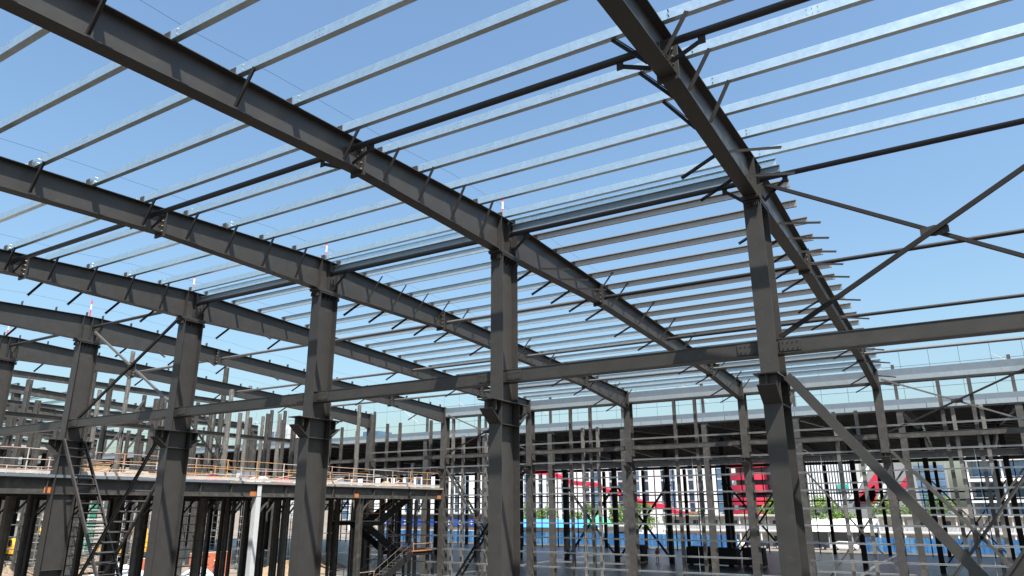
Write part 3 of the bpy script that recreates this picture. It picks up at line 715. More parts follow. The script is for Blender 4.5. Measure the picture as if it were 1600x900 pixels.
for n in range(-3,19):
    x = -8.*n
    t = thing('steel_portal', (x,YC,G), 'frame of the second hall, %s from the right, dark rafter on columns' % ORD[n+4], 'steel frame', 'frames of the second hall')
    m = MB(); m.box((x-.24,YC-.3,G+.02),(x+.24,YC-.28,7.4)); m.box((x-.24,YC+.28,G+.02),(x+.24,YC+.3,7.4)); m.box((x-.01,YC-.279,G+.02),(x+.01,YC+.279,7.4)); m.build('front_column', PAINT2, t)
    m = MB(); m.box((x-.12,YC-.1,7.5),(x+.12,YC+.1,11.2)); m.build('parapet_post', PAINT2, t)
    m = MB(); m.box((x-.28,YD-.35,G+.02),(x+.28,YD+.35,9.1)); m.build('middle_column', BLACK, t)  # middle and rear columns: shade under the roof put into the black colour
    m = MB(); m.box((x-.28,YD-.7,2.9),(x+.28,YD+.7,3.1)); m.build('crane_bracket', BLACK, t)
    m = MB(); m.box((x-.24,YE-.3,G+.02),(x+.24,YE+.3,6.7)); m.build('rear_column', BLACK, t)
    m = MB()
    for a,b in ((YC+.3,YD),(YD,YE)):
        strip(m,x,lambda y: ztc(y)+.04,a,b,.3,.02,True); strip(m,x,lambda y: ztc(y)-.75,a,b,.3,.02,True)
        m.prism([(a,ztc(a)-.73),(b,ztc(b)-.73),(b,ztc(b)+.04),(a,ztc(a)+.04)],'x',x-.008,x+.008)
    m.build('rafter', PAINT, t)
    for k in range(10):
        y = YC+3+k*3.; 
        for s in (-1,1): MB().bar((x+s*.1,y,ztc(y)-.7),(x+s*.95,y,ztc(y)+.1),.07,.07).build('fly_brace', PAINT, t)
for n in range(-3,18):
    x = -8.*n
    tag(MB().hsec((x-7.98,YC,3.92),(x-.02,YC,3.92),.5,.3).build('tie_beam', PAINT2), 'grey tie beam across the front of the second hall, %s bay from the right' % ORD[n+4], 'tie beam', 'front tie beams of the second hall')
    if n > -2:
        for k,z in enumerate((2.2,1.0)):
            tag(MB().bar((x-8,YE-.3,z),(x,YE-.3,z),.12,.22).build('rear_girt', BLACK), 'black %s rear girt of second hall, %s bay from the right' % (('upper','lower')[k], ORD[n+4]), 'girt', 'black rear girts of the second hall')
    for k,dx in enumerate((2.2,4.,5.8)):
        tag(MB().box((x-dx-.07,YE-.12,G+.01),(x-dx+.07,YE+.12,6.7)).build('rear_wall_post', BLACK), 'thin black rear post of second hall, %s in the %s bay from right' % (ORD[k+1],ORD[n+4]), 'wall post', 'thin black rear wall posts of the second hall')
for n,(a,y) in enumerate(((-8,YC),(0,YC),(-40,YD),(-24,YD),(0,YD),(-64,YD),(-48,YD),(16,YD),(-32,YE))):
    t = thing('hall_cross_brace', (a+4,y,-1), 'dark cross brace low in the second hall, %s' % ['front row left of thick column','front row at the right','middle row at the photo centre','middle row right of centre','middle row at the right','middle row far left','middle row left of centre','middle row beyond the right edge','rear row'][n], 'cross brace', 'dark cross braces of the second hall')
    mt = PAINT2 if y == YC else BLACK
    for p,q in (((a+.3,y,2.9),(a+7.7,y,-6.6)),((a+.3,y+.15,-6.6),(a+7.7,y+.15,2.9))):
        m = MB()
        m.bar(p,q,.1,.14); 
        if y != YC: m.bar((p[0],p[1]+.5,p[2]),(q[0],q[1]+.5,q[2]),.1,.14)
        m.build('diagonal', mt, t)
# parapet wires
t = thing('parapet_net_frame', (-30,YC,8.4), 'thin wire frame standing above the gutter of the second hall', 'wire frame')
for k in range(58):
    x = CX0+56+k*2.1
    if 1: MB().tube((x,YC-.1,8.3),(x,YC-.1,12.5),.014,4).build('upright_wire', PAINT2, t)
    if k % 4 == 1: MB().tube((x,YC-.2,11.4),(x+2.9,YC-.2,9.3),.022,4).build('stay_rod', RAILW, t)
for z in (9.2,11.): MB().tube((CX0,YC-.1,z),(CX1,YC-.1,z),.018,4).build('long_wire', PAINT2, t)
# girts on the front of the second hall
for n in range(-2,12):
    for k,z in enumerate((1.9,-.6,-2.8,-5.)):
        if (n+k) % 3: continue
        tag(MB().csec((-8*n-7.7,YC+.05,z),(-8*n-.3,YC+.05,z),.11,.08).build('front_girt', GIRT), 'light girt on the second hall front, level %s, %s bay from the right' % (ORD[k+1], ORD[n+3]), 'girt', 'light girts on the second hall front')
# ------------------------------------------------------------------ ground
gm = MB(); gm.add([(-2500,-600,G),(1500,-600,G),(1500,3500,G),(-2500,3500,G)],[(0,1,2,3)])
tag(gm.build('ground', SOIL), kind='structure')
tag(MB().box((CX0,YC-1,G+.004),(CX1,YE+1,G+.09)).build('hall_floor', DARKSLAB), kind='structure')
tag(MB().box((-40,-60,G+.004),(32,33,G+.05)).build('concrete_floor', FLOORC), kind='structure')
tag(MB().box((-200,YE+16,G+.004),(80,YE+24,G+.03)).build('site_road', mat('asphalt',(.16,.155,.15),.9)), kind='structure')

# covered stacks in the hall
for n,(x,w,h) in enumerate(((-36.4,2.2,2.3),(-27.6,3.2,2.3),(-24.2,3.2,2.2),(-20.6,2.6,2.3))):
    t = thing('covered_stack', (x,80.5,G+.09), 'black sheeted stack on the dark hall floor, %s of four from the left' % ORD[n+1], 'covered stack', 'black sheeted stacks on the hall floor')
    m = MB(); m.prism([(x-w/2,G+.3),(x+w/2,G+.3),(x+w/2-.05,G+h),(x+w/2-.3,G+h+.1),(x-w/2+.3,G+h+.12),(x-w/2+.06,G+h)],'y',79.6,81.6); m.build('cover', BLACK, t)
    MB().box((x-w/2,79.6,G+.1),(x-w/2+.3,81.6,G+.29)).build('skid', WOOD, t); MB().box((x+w/2-.3,79.6,G+.1),(x+w/2,81.6,G+.29)).build('skid', WOOD, t)

# heaps
def heap(name, cx, cy, rx, ry, h, mt, lab, cat, kind=None, rough=.25, z0=G):
    m = MB(); N = 40; M = 14; vs = []; fs = []
    rnd = random.Random(int(cx*10)); ph = [rnd.uniform(0,6) for _ in range(6)]
    for i in range(M+1):
        r = i/M
        for j in range(N):
            a = j/N*2*math.pi; e = 1+.12*math.sin(2*a+ph[0])+.08*math.sin(5*a+ph[1])
            z = h*(1-r**1.6)*(1+rough*math.sin(4*a+ph[2]+3*r))*1.0 + (rnd.uniform(-1,1)*rough*.35*h*(1-r) if 0<i<M else 0)
            vs.append((cx+rx*r*e*math.cos(a),cy+ry*r*e*math.sin(a),z0+max(z,0)-(.02 if i==M else 0)))
    for i in range(M):
        for j in range(N): fs.append((i*N+j,(i+1)*N+j,(i+1)*N+(j+1)%N,i*N+(j+1)%N))
    m.add(vs,fs); return tag(m.build(name, mt, smooth=mt is TARP), lab, cat, kind=kind)
heap('tarp_mound',-69.,26.2,4.5,4.8,2.0,TARP,'mound under a white tarpaulin on the ground at the lower left','tarpaulin',rough=.1)
heap('tarp_mound',-66.5,33.5,3.,2.2,1.5,TARP,'flat white tarpaulin in front of the red brick wall','tarpaulin',rough=.08)
heap('earth_mound',-82.,22.2,6.,4.,1.6,EARTH,'pale earth mound at the bottom left corner','earth heap')
heap('earth_mound',-92.,35.,9.,5.,1.7,EARTH,'brown rubble mound in front of the yellow excavator','earth heap')
heap('straw_heap',-66.,45.5,4.,4.5,1.2,STRAW,'brown straw-like debris heap left of the third thick column','debris heap')
heap('straw_heap',-70.,54.,4.,3.,1.0,STRAW,'low brown debris heap right of the third thick column','debris heap')
# brick walls
for n,(x,y0,y1,h,l) in enumerate(((-73.,31.2,35.,2.2,'low red brick wall, left piece beside the white tarpaulin'),(-72.,36.4,41.8,2.5,'low red brick wall standing in sun below the deck, behind the worker'))):
    t = thing('brick_wall', (x,(y0+y1)/2,G), l, 'brick wall')
    MB().box((x-.15,y0,G+.003),(x+.15,y1,G+h)).build('brickwork', BRICK, t)
    MB().box((x-.5,y1-.3,G+.003),(x-.155,y1,G+h-.3)).build('pier', BRICK, t)
    MB().box((x-.16,y0,G+h+.002),(x+.16,y1,G+h+.06)).build('coping', OFFW, t)
# ------------------------------------------------------------------ people (two small workers)
def person(x, y, z, rz, top_m, hat, lab):
    V = [(0,0,.92),(0,0,1.15),(0,0,1.42),(0,.02,1.52),(0,.03,1.64),(.10,0,.86),(.12,.03,.48),(.12,-.02,.06),(.12,.12,.04),(-.10,0,.86),(-.12,.12,.5),(-.12,.0,.06),(-.12,.14,.04),
         (.2,0,1.4),(.27,.04,1.14),(.24,.2,.95),(-.2,0,1.4),(-.28,.02,1.14),(-.25,.18,.98)]
    Rr = [.15,.15,.16,.06,.1,.095,.065,.045,.04,.095,.065,.045,.04,.065,.05,.04,.065,.05,.04]
    Ed = [(0,1),(1,2),(2,3),(3,4),(0,5),(5,6),(6,7),(7,8),(0,9),(9,10),(10,11),(11,12),(2,13),(13,14),(14,15),(2,16),(16,17),(17,18)]
    me = bpy.data.meshes.new('person'); me.from_pydata(V,Ed,[]); me.materials.append(NAVY)
    o = bpy.data.objects.new('person', me); COL.objects.link(o); o.location = (x,y,z+ZO); o.rotation_euler = (0,0,rz)
    tag(o, lab, 'person')
    sk = o.modifiers.new('s','SKIN'); 
    sv = me.skin_vertices[0].data
    for k,r in enumerate(Rr): sv[k].radius = (r,r)
    sv[0].use_root = True
    o.modifiers.new('u','SUBSURF').levels = 1
    def child(nm, m, mt):
        c = m.build(nm, mt, None, base=(0,0,0), smooth=True); c.parent = o; c.location = (0,0,0); return c
    m = MB(); n = 12; vs = []
    for zz,rx,ry in ((.88,.19,.15),(1.1,.2,.16),(1.35,.23,.165),(1.47,.12,.1)):
        for j in range(n): a = j/n*6.283; vs.append((rx*math.cos(a),ry*math.sin(a),zz))
    m.add(vs,[(i*n+j,i*n+(j+1)%n,(i+1)*n+(j+1)%n,(i+1)*n+j) for i in range(3) for j in range(n)]); child('work_vest', m, top_m)
    m = MB(); vs = []
    for zz,r in ((1.66,.17),(1.67,.135),(1.74,.12),(1.79,.07),(1.8,.01)):
        for j in range(n): a = j/n*6.283; vs.append((r*math.cos(a),.03+r*1.15*math.sin(a),zz))
    m.add(vs,[(i*n+j,i*n+(j+1)%n,(i+1)*n+(j+1)%n,(i+1)*n+j) for i in range(4) for j in range(n)]); child('helmet', m, hat)
    m = MB(); m.add([(.07*math.cos(j/8*6.283)*s,.06+.03+.07*math.sin(j/8*6.283)*s,zz) for zz,s in ((1.55,.8),(1.62,1.),(1.68,.9)) for j in range(8)],[(i*8+j,i*8+(j+1)%8,(i+1)*8+(j+1)%8,(i+1)*8+j) for i in range(2) for j in range(8)]); child('face', m, SKIN)
person(-70.6,38.7,G,R(120),ORANGE,YHAT,'worker in an orange vest and yellow helmet standing by the red brick wall')
person(-35.0,84.5,G+.09,R(200),ORANGE,RHAT,'worker in orange standing beside the leftmost black stack')

# ------------------------------------------------------------------ machines at the far left
def excavator(x, y, s, lab):
    t = thing('excavator', (x,y,G), lab, 'excavator')
    def bx(a,b,nm,mt,par=None):
        return MB().box((x+a[0]*s,y+a[1]*s,G+a[2]*s),(x+b[0]*s,y+b[1]*s,G+b[2]*s)).build(nm, mt, t)
    for sy in (-1,1):
        m = MB(); m.prism([(x-1.9*s,G+.35*s),(x-1.6*s,G+.03),(x+1.6*s,G+.03),(x+1.9*s,G+.35*s),(x+1.6*s,G+.8*s),(x-1.6*s,G+.8*s)],'y',y+sy*1.2*s-.3*s,y+sy*1.2*s+.3*s); m.build('track', RUBBER, t)
    bx((-.8,-.8,.5),(.8,.8,1.0),'turntable',RUBBER); bx((-2.1,-1.3,1.02),(1.3,1.3,1.35),'chassis',YEL)
    m = MB(); m.prism([(x-2.2*s,G+1.36*s),(x-.2*s,G+1.36*s),(x-.2*s,G+2.2*s),(x-1.8*s,G+2.15*s),(x-2.2*s,G+1.9*s)],'y',y-1.25*s,y+1.25*s); m.build('engine_cover', YEL, t)
    m = MB(); m.prism([(x-.15*s,G+1.36*s),(x+1.3*s,G+1.36*s),(x+1.2*s,G+2.2*s),(x+.8*s,G+2.95*s),(x-.15*s,G+2.95*s)],'y',y-1.25*s,y-.25*s); c = m.build('cab', YEL, t)
    MB().box((x-.0*s,y-1.27*s,G+1.95*s),(x+.95*s,y-1.255*s,G+2.75*s)).build('window', GLASS, c)
    MB().bar((x+1.*s,y+.2,G+1.6*s),(x+3.2*s,y+.2,G+4.6*s),.45*s,.5*s).bar((x+3.2*s,y+.2,G+4.6*s),(x+5.2*s,y+.2,G+3.6*s),.4*s,.4*s).build('boom', YEL, t)
    MB().bar((x+5.2*s,y+.2,G+3.7*s),(x+5.6*s,y+.2,G+1.2*s),.3*s,.35*s).build('stick', YEL, t)
    m = MB(); m.prism([(x+5.4*s,G+1.3*s),(x+5.9*s,G+1.2*s),(x+6.*s,G+.5*s),(x+5.3*s,G+.2*s),(x+5.*s,G+.6*s)],'y',y-.4*s,y+.8*s); m.build('bucket', RUBBER, t)
excavator(-104.,47.,1.25,'yellow excavator with raised arm behind the laced braces at the lower left')
excavator(-118.,40.5,1.1,'orange-yellow excavator far left beside the teal container')
for n,(x,y) in enumerate(((-147,50.),(-150,60.))):
    t = thing('site_container', (x,y,G), ('teal corrugated container at the far left edge','second teal container behind the first at the far left')[n], 'container')
    MB().box((x-3,y-3,G+.1),(x+3,y+3.,G+2.6)).build('shell', TEAL, t)
    m = MB()
    for k in range(20): m.box((x+3.002,y-2.9+k*.3,G+.2),(x+3.06,y-2.78+k*.3,G+2.5))
    m.build('corrugated_side', TEAL, t)
t = thing('netted_scaffold', (-96,40,G), 'green netted scaffold tower seen below the deck at the left', 'scaffold')
for dx in (0,3):
    for dy in (0,3,6): MB().tube((-98+dx,36+dy,G),(-98+dx,36+dy,3.),.06,6).build('standard', RAILW, t)
for k in range(8):
    z = G+1.2*(k+1)
    for dx in (0,3): MB().tube((-98+dx,35.5,z),(-98+dx,42.5,z),.05,6).build('ledger', RAILW, t)
MB().box((-98.1,36,G+2),(-98.05,40.,1.)).build('green_net', GREENN, t)

# ------------------------------------------------------------------ beyond the halls: fence, dormitory, city
def fence(xa, xb, y, lab):
    t = thing('blue_fence', ((xa+xb)/2,y,G), lab, 'fence')
    n = int((xb-xa)/3); w = (xb-xa)/n
    for k in range(n):
        m = MB(); a = xa+k*w
        for j in range(8):
            u0, u1 = a+j*w/8, a+(j+1)*w/8; d = .05 if j%2 else 0
            m.box((u0+.003,y-d,G+.25),(u1-.003,y-d+.03,G+2.5+random.uniform(-.03,.03)))
        m.build('sheet_panel', BLUEF, t)
        MB().box((a-.06,y+.05,G),(a+.06,y+.17,G+2.6)).build('fence_post', PAINT2, t)
    MB().box((xa,y-.07,G+.003),(xb,y+.2,G+.24)).build('kerb_base', CONC, t)
fence(-125,-33,120.,'blue sheet metal site fence behind the second hall, left and centre')
fence(-12,22,120.,'blue sheet metal site fence at the right in front of the dormitory')
# dormitory
def dorm(xa, xb, y, lab, bays, wallm=WHITE):
    t = thing('dormitory', ((xa+xb)/2,y,G), lab, 'building')
    H = 5.6
    MB().box((xa,y+1.5,G+.003),(xb,y+7,G+H)).build('wall', OFFW, t)
    MB().box((xa-.3,y-.2,G+H+.002),(xb+.3,y+7.3,G+H+.28)).build('roof', LGREY, t)
    MB().box((xa,y,G+2.7),(xb,y+1.495,G+2.9)).build('balcony_slab', LGREY, t)
    m = MB(); m.box((xa,y+.02,G+3.85),(xb,y+.08,G+3.93)); m.box((xa,y+.02,G+2.91),(xb,y+.06,G+3.1))
    k = xa
    while k < xb: m.box((k,y+.03,G+3.1),(k+.09,y+.06,G+3.85)); k += .2
    m.build('railing', WHITE, t)
    w = (xb-xa)/bays
    for k in range(bays):
        a = xa+k*w
        MB().box((a-.1,y+.1,G+.01),(a+.1,y+.3,G+H)).build('pillar', WHITE, t)
        for f in (0,1):
            z = G+.1+f*2.85
            MB().box((a+.5,y+1.42,z),(a+1.45,y+1.497,z+2.05)).build('door', WHITE if f else LGREY, t)
            wn = MB().box((a+2.0,y+1.42,z+.85),(a+3.3,y+1.497,z+2.0)).build('window', WHITE, t)
            MB().box((a+2.08,y+1.40,z+.93),(a+3.22,y+1.418,z+1.92)).build('pane', GLASS, wn)
dorm(-52,-24,134,'two-storey white dormitory with balcony railing right of centre',7)
dorm(-11,30,134,'two-storey white dormitory with balcony railing at the right edge',10)
# grey building with blue banner
t = thing('site_office', (-108,131,G), 'low grey building with a long blue lettered banner, left of the central column', 'building')
MB().box((-130,132,G+.003),(-91,140,G+5.8)).build('wall', GREYW, t)
MB().box((-130,131.4,G+5.802),(-90.5,140.3,G+6.1)).build('roof', LGREY, t)
MB().box((-130,131.8,G+.01),(-91,131.99,G+3.1)).build('lower_wall', OFFW, t)
for k in range(12): 
    w_ = MB().box((-129+k*3.2,131.7,G+1.),(-127.6+k*3.2,131.79,G+2.2)).build('window', LGREY, t)
    MB().box((-128.9+k*3.2,131.68,G+1.1),(-127.7+k*3.2,131.698,G+2.1)).build('pane', GLASS, w_)
bn = MB().box((-128,131.5,G+3.2),(-88.6,131.6,G+4.75)).build('banner', BANNER, t)
def glyph(kind, x, z, h):
    m = MB(); y0, y1 = 131.44, 131.495; s = h
    B = lambda a,b,c,d: m.box((x+a*s,y0,z+b*s),(x+c*s,y1,z+d*s))
    if kind == 0: B(.45,.05,.55,1); B(.55,.5,.85,.6); B(.1,0,.95,.1)            # 上
    elif kind == 1: B(.05,.45,.95,.58)                                            # 一
    elif kind == 2: B(.1,0,.2,1); B(.8,0,.9,1); B(.2,.9,.8,1); B(.2,.45,.8,.55); B(.2,0,.8,.1)
    elif kind == 3: B(.45,0,.55,1); B(.1,.7,.45,.8); B(.55,.7,.9,.8); B(.1,.3,.45,.4); B(.55,.3,.9,.4)
    else: B(.05,.85,.95,.95); B(.45,.1,.55,.85); B(.15,.45,.45,.55); B(.55,.45,.85,.55); B(.05,0,.95,.1)
    m.build('lettering', WHITE, bn)
for x,k in ((-126,3),(-122.8,2),(-119.5,4),(-116.2,2),(-112.9,0),(-109.3,3),(-105.9,4),(-102.5,2),(-99.2,3),(-95.8,1),(-92.4,2),(-90.2,4)): glyph(k,x,G+3.5,.95)
# blue-roofed cabins
t = thing('site_cabin', (-80,127,G), 'long cream cabin with bright blue roof behind the blue fence', 'building')
MB().box((-87,127,G+.003),(-66,132,G+3.1)).build('wall', OFFW, t)
m = MB(); m.prism([(126.2,G+3.3),(129.5,G+4.9),(132.8,G+3.3),(132.8,G+3.2),(126.2,G+3.2)],'x',-87.5,-65.5); m.build('roof', BLUER, t)
for k in range(6): MB().box((-85.5+k*3.4,126.9,G+1.3),(-84.+k*3.4,126.99,G+2.3)).build('window', GLASS, t)
t = thing('guard_hut', (-57,126,G), 'small white hut with grey flat roof left of the dormitory', 'hut')
MB().box((-61,126,G+.003),(-55,130,G+3.6)).build('wall', WHITE, t); MB().box((-61.5,125.4,G+3.602),(-54.5,130.5,G+3.85)).build('roof', LGREY, t)
MB().box((-59,125.9,G+1.2),(-57,125.99,G+2.6)).build('window', GLASS, t)
t = thing('green_canopy', (-64,127,G), 'small green domed canopy beside the white hut', 'canopy')
m = MB(); N=14; vs=[]
for r,z in ((3.2,3.9),(2.2,4.9),(.9,5.6),(.02,5.8)):
    for j in range(N): vs.append((-64+r*math.cos(j/N*6.283),128+r*math.sin(j/N*6.283),G+z))
m.add(vs,[(i*N+j,i*N+(j+1)%N,(i+1)*N+(j+1)%N,(i+1)*N+j) for i in range(3) for j in range(N)]); m.build('dome', mat('canopy_green',(.06,.4,.25),.6), t, smooth=True)
for dx,dy in ((-2,-2),(2,-2),(-2,2),(2,2)): MB().tube((-64+dx,128+dy,G),(-64+dx,128+dy,G+4.3),.08,6).build('leg', LGREY, t)
# parked cars row and long white shed (right)
t = thing('white_shed', (-22,134,G), 'long low white-roofed shed behind parked cars, right of the right thick column', 'shed')
MB().box((-23.5,136,G+.003),(-12,142,G+2.6)).build('wall', GREYW, t)
m = MB(); m.prism([(132.5,G+2.9),(143,G+5.0),(143,G+5.1),(132.5,G+3.05)],'x',-24,-11.4); m.build('roof', WHITE, t)
for x in (-23.5,-19.5,-15.5,-12): MB().box((x-.08,132.8,G+.003),(x+.08,132.96,G+2.9)).build('shed_post', LGREY, t)
def car(x, y, mt, lab):
    t = thing('parked_car', (x,y,G), lab, 'car', 'cars parked by the white shed')
    pr = [(-2.2,.35),(2.2,.35),(2.25,.75),(1.9,.95),(1.2,1.0),(.6,1.45),(-1.1,1.48),(-1.8,1.05),(-2.2,.95)]
    m = MB(); m.prism([(x+a,G+b) for a,b in pr],'y',y-.85,y+.85); m.build('body', mt, t)
    m = MB(); m.prism([(x+1.05,G+1.0),(x+.55,G+1.38),(x-1.,G+1.4),(x-1.55,G+1.03)],'y',y-.86,y+.86); m.build('window', GLASS, t)
    for dx in (-1.4,1.4):
        for sy in (-1,1):
            w = MB().tube((x+dx,y+sy*.66,G+.33),(x+dx,y+sy*.88,G+.33),.33,14).build('wheel', RUBBER, t)
            MB().tube((x+dx,y+sy*.881,G+.33),(x+dx,y+sy*.9,G+.33),.18,10).build('rim', LGREY, w)
for n,(x,mt) in enumerate(((-31.2,CAR1),(-26.2,CAR1),(-21.2,CAR1),(-16.3,CAR2),(-35.8,CAR2))):
    car(x,127.5+.3*(n%2),mt,['dark blue parked car just right of the right thick column','second dark parked car from the right thick column','third dark parked car by the white shed','white parked car below the red-striped building','white parked car behind the right thick column'][n])

# white tower block with window strips
t = thing('tower_block', (-110,180,G), 'long white block with vertical dark window strips filling the background', 'building')
MB().box((-185,181,G+.003),(-44,200,15)).build('wall', WHITE, t)
n = 0; x = -183
while x < -46:
    wd = MB().box((x,180.85,G+3),(x+1.25,180.99,14.2)).build('window_strip', GLASS if n % 3 else GLASSB, t)
    for k in range(6): MB().box((x-.02,180.78,G+5.6+k*2.9),(x+1.27,180.848,G+6.15+k*2.9)).build('spandrel', LGREY, wd)
    x += 2.7 if n % 2 else 5.1; n += 1
# red stepped ribbon canopy
t = thing('red_walkway', (-85,177,0), 'red zigzag covered stairway descending across the white block', 'stairway')
pts = [(-109,10.4),(-101.5,10.0),(-96.5,8.4),(-93.5,6.9),(-86,6.3),(-82,4.4),(-76,3.2),(-72.5,1.2),(-66,.2),(-62.5,-1.4),(-58,-1.8)]
for k in range(len(pts)-1):
    (a,za),(b,zb) = pts[k],pts[k+1]
    m = MB(); m.prism([(a,za-.62),(b,zb-.62),(b,zb+.62),(a,za+.62)],'y',174.5,177); m.build('red_section', RED, t)
for k in range(1,len(pts),2): MB().box((pts[k][0]-.2,175.5,G+.003),(pts[k][0]+.2,175.9,pts[k][1]-.91)).build('support_post', WHITE, t)
# red balconies
t = thing('red_balcony_block', (-42,168,G), 'white block with a stack of curved red balcony bands', 'building')
MB().box((-45.5,171,G+.003),(-36.8,184,14)).build('wall', GREYW, t)
for k in range(6):
    z = -2.4+k*2.95
    m = MB(); P = []
    for j in range(9):
        u = j/8; P.append((-46.5+9.*u, 169.2-1.3*math.sin(u*math.pi)))
    P += [(-37.5,171),(-46.5,171)]
    m.prism(P,'z',z,z+1.75); m.build('red_balcony', RED, t)
    MB().box((-44.5,170.7,z+1.9),(-38.5,170.99,z+2.85)).build('window', GLASS, t)
# narrow white slab next to it and louvred white building
t = thing('louvred_building', (-27,166,G), 'white building clad in fine vertical louvres right of the right thick column', 'building')
MB().box((-36,168,G+.003),(-18.5,185,14.5)).build('wall', LGREY, t)
k = -36.
m = MB()
while k < -18.6: m.box((k,167.3,.2),(k+.3,167.7,14.)); k += .62
m.build('louvre', WHITE, t)
m = MB()
for z in range(0,15,2): m.box((-36,167.72,z+.1),(-18.5,167.9,z+.25))
m.build('louvre_rail', GREYW, t)
MB().box((-21.6,166.9,4),(-19.2,167.28,5.)).build('sign_box', TEAL, t)
# red striped wedge building
t = thing('wedge_building', (-13,152,G), 'grey wedge-shaped pavilion with slanting red stripes', 'building')
m = MB(); m.prism([(-22,G+.1),(-19.5,G+7.5),(-11,9.2),(-5.5,8.2),(-4.5,G+.1)],'y',153,164); m.build('wall', GREYW, t)
for p in ([(-16.8,1.),(-13.2,1.),(-9.6,7.6),(-11.2,7.8)],[(-12,-.4),(-9.8,-.4),(-6.2,4.5),(-6.6,5.8)],[(-16.9,.9),(-12.5,.9),(-12.5,4.4),(-15.,4.4)][:3]):
    m = MB(); m.prism(p,'y',152.6,152.98); m.build('red_stripe', RED, t)
m = MB(); m.prism([(-17.6,1.6),(-16.9,1.6),(-12.6,8.4),(-13.2,8.4)],'y',152.7,152.98); m.prism([(-13.4,-.4),(-12.5,-.4),(-8.9,6.4),(-9.3,7.2)],'y',152.7,152.98); m.build('pale_stripe', WHITE, t)
# glass tower
t = thing('glass_tower', (-10,300,G), 'distant blue-grey glass tower between the red-striped pavilion and right building', 'building')
MB().box((-18,300,G+.003),(-2,320,15.5)).build('wall', GREYW, t)
for k in range(7): MB().box((-17.6,299.8,-4+k*2.8),(-2.4,299.99,-2.+k*2.8)).build('window_band', GLASSB, t)
# right building with bands
t = thing('banded_building', (25,150,G), 'white building with horizontal balconies and dark glass at the right edge', 'building')
MB().box((4.2,153,G+.003),(45,170,16)).build('wall', GREYW, t)
for k in range(6):
    z = -3.2+k*3.9
    MB().box((3.6,150.3,z),(45,152.99,z+.55)).build('white_band', WHITE, t)
    MB().box((4.3,152.,z+.9),(45,152.99,z+1.0)).build('railing', WHITE, t)
    for j in range(7): MB().box((5.2+j*5.6,152.8,z+1.05),(9.8+j*5.6,152.99,z+3.6)).build('window', GLASS if k%2 else GLASSB, t)
    for j in range(8): MB().box((4.2+j*5.6,151.,z+.56),(4.5+j*5.6,152.98,z+3.89)).build('fin_wall', WHITE, t)
# apartments at the left horizon
for n,(x0,x1,zt,l) in enumerate(((-505,-487,52,'lower pale apartment block on the left horizon'),(-484,-466,63,'taller pale apartment block on the left horizon'))):
    t = thing('apartment_block', ((x0+x1)/2,400,G), l, 'building', 'apartment blocks on the left horizon')
    MB().box((x0,400,G+.003),(x1,418,zt)).build('wall', LGREY, t)
    MB().box((x0+.05,399.7,G+.01),(x1-.05,399.99,zt-16)).build('lower_wall', PEACH, t)
    MB().box((x0+6,404,zt),(x1-6,412,zt+4)).build('lift_house', LGREY, t)
    for k in range(14):
        z = zt-3.4-k*3.
        for j in range(4):
            MB().box((x0+1.5+j*4.4,399.4,z),(x0+4.3+j*4.4,399.68,z+1.6)).build('window', GLASSB, t)
t = thing('office_tower', (-385,400,G), 'pale blue glass office block on the horizon left of centre', 'building')
MB().box((-398,400,G+.003),(-369,420,50)).build('wall', GLASSB, t)
for k in range(16): MB().box((-398.2,399.6,46.5-k*3.2),(-368.8,399.98,47.3-k*3.2)).build('floor_band', LGREY, t)
MB().box((-384,402,50),(-369,418,56)).build('upper_wall', GLASSB, t)

# ------------------------------------------------------------------ trees
def make_tree(seed, h, rx):
    rnd = random.Random(seed)
    t = thing('street_tree', (0,0,0), 'x', 'tree', 'trees along the street behind the site')
    m = MB(); m.tube((0,0,0),(.05,.03,h*.35),.14,8,.1); m.tube((.05,.03,h*.35),(0,.1,h*.8),.1,8,.03)
    for k in range(7):
        a = k*.9+rnd.random(); z = h*(.3+.07*k); L = rx*(.9-.07*k)
        m.tube((.03,.03,z),(L*math.cos(a),L*math.sin(a),z+L*.6),.05,6,.015)
    m.build('trunk', BARK, t)
    m = MB(); cl = []
    for k in range(26):
        a = rnd.random()*6.283; u = rnd.random(); z = h*(.34+.62*u); r = rx*math.sin(math.pi*(.15+.8*u))**.7*rnd.uniform(.35,1)
        cl.append((r*math.cos(a),r*math.sin(a),z,rnd.uniform(.5,1.)*rx*.42))
    for cx,cy,cz,cr in cl:
        for k in range(75):
            v = Vector((rnd.gauss(0,1),rnd.gauss(0,1),rnd.gauss(0,1))).normalized()*cr*rnd.uniform(.5,1.05)
            c = Vector((cx,cy,cz))+v; n = (v.normalized()+Vector((rnd.gauss(0,.6),rnd.gauss(0,.6),rnd.gauss(0,.6)+.4))).normalized()
            a = n.orthogonal().normalized(); a.rotate(Matrix.Rotation(rnd.random()*6.28,3,n)); b = n.cross(a); s = rnd.uniform(.1,.22)
            m.add([c-a*s,c+b*s*.6,c+a*s,c-b*s*.6],[(0,1,2,3)])
    cr = m.build('crown', LEAF, t)
    return t
protos = [make_tree(1,5.8,2.2),make_tree(5,6.8,2.6),make_tree(9,5.0,2.3)]
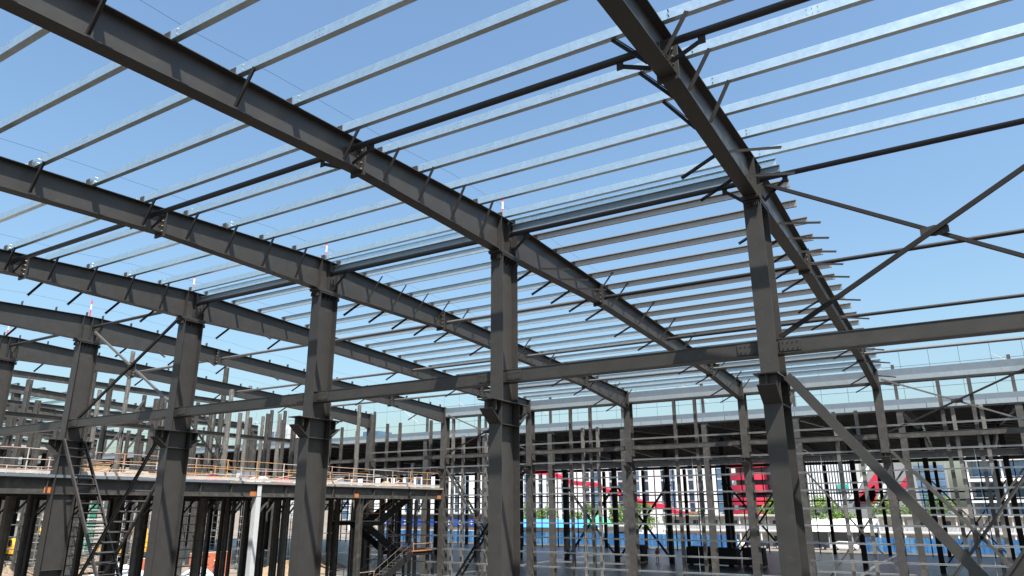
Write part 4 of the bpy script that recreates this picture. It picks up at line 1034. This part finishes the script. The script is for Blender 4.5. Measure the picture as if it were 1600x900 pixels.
tp = [(-92,148,1,1.,'left of the blue-roofed cabin'),(-86.5,148,0,1.05,'above the left end of the blue cabin roof'),(-80,149,2,1.1,'above the middle of the blue cabin roof'),(-76,150,1,.95,'above the right end of the blue cabin roof'),
      (-68,148,0,1.1,'just left of the green canopy'),(-62,149,1,1.,'above the white hut'),(-55,150,2,.95,'beneath the lower end of the red stairway'),(-49,148,0,.9,'behind the left end of the dormitory'),(-40,150,2,1.,'below the red balconies'),
      (-31.5,146,1,1.05,'right beside the right thick column'),(-27,147,0,1.1,'below the left edge of the louvred building'),(-22,145,1,1.1,'below the centre of the louvred building'),(-18.5,147,2,1.15,'below the right edge of the louvred building'),(-10.5,146,1,1.05,'in front of the red-striped pavilion'),(-6,148,0,1.1,'right of the red-striped pavilion'),
      (-1.5,146,1,1.1,'below the distant glass tower'),(2.,148,2,1.,'at the left corner of the banded building'),(19,147,1,.95,'before the banded building at the right edge'),(-105,150,0,1.,'behind the grey building with the banner'),(-97,151,2,1.,'at the right end of the grey building')]
for n,(x,y,k,s,l) in enumerate(tp):
    s *= 1.25
    src = protos[k]; o = src.copy(); COL.objects.link(o); o.location = (x,y,0); o.scale = (s,s,s); o.rotation_euler = (0,0,n*1.7)
    o['label'] = 'leafy green street tree '+l
    for c in src.children: d = c.copy(); COL.objects.link(d); d.parent = o
for p in protos:
    for c in list(p.children): bpy.data.objects.remove(c)
    bpy.data.objects.remove(p)

# ------------------------------------------------------------------ camera, light, sky
f = 1131.02; pitch, yaw, roll = R(16.913), R(-31.153), R(-.1785)
cam = bpy.data.cameras.new('camera'); co = bpy.data.objects.new('camera', cam); COL.objects.link(co)
fw = Vector((math.sin(yaw)*math.cos(pitch),math.cos(yaw)*math.cos(pitch),math.sin(pitch)))
r = Vector((math.cos(yaw),-math.sin(yaw),0)); u = r.cross(fw)
r2 = r*math.cos(roll)+u*math.sin(roll); u2 = -r*math.sin(roll)+u*math.cos(roll)
M = Matrix((r2,u2,-fw)).transposed().to_4x4(); M.translation = Vector((3.7176,-18.911,ZO))
co.matrix_world = M
cam.sensor_width = 36; cam.lens = f/1600*36; cam.clip_end = 6000; cam.clip_start = .1
scene.camera = co
sd = Vector((1,-.75,2.25)).normalized()      # towards the sun
sun = bpy.data.lights.new('sun','SUN'); sun.energy = 5.0; sun.angle = R(.53); sun.color = (1,.955,.89)
so = bpy.data.objects.new('sun', sun); COL.objects.link(so); so.rotation_euler = (-sd).to_track_quat('-Z','Y').to_euler()
w = bpy.data.worlds.new('World'); scene.world = w; w.use_nodes = True
nt = w.node_tree; bg = nt.nodes['Background']; sky = nt.nodes.new('ShaderNodeTexSky'); sky.sky_type = 'NISHITA'; sky.sun_disc = False
sky.sun_elevation = math.asin(sd.z); sky.sun_rotation = math.atan2(sd.x, sd.y)
sky.air_density = 1.4; sky.dust_density = 3.0; sky.ozone_density = 4.0; sky.altitude = 0
tint = nt.nodes.new('ShaderNodeMix'); tint.data_type = 'RGBA'; tint.blend_type = 'MULTIPLY'; tint.inputs[0].default_value = 1; tint.inputs[7].default_value = (.93, 1.03, 1.045, 1)
nt.links.new(sky.outputs[0], tint.inputs[6]); nt.links.new(tint.outputs[2], bg.inputs[0]); bg.inputs[1].default_value = .098
scene.view_settings.view_transform = 'Standard'; scene.view_settings.look = 'None'; scene.view_settings.exposure = 1.08; scene.view_settings.gamma = 1
scene.render.engine = 'CYCLES'
scene.cycles.max_bounces = 6; scene.cycles.diffuse_bounces = 3; scene.cycles.glossy_bounces = 3; scene.cycles.use_denoising = True
for o in list(bpy.data.objects):
    if '_b' in o: del o['_b']
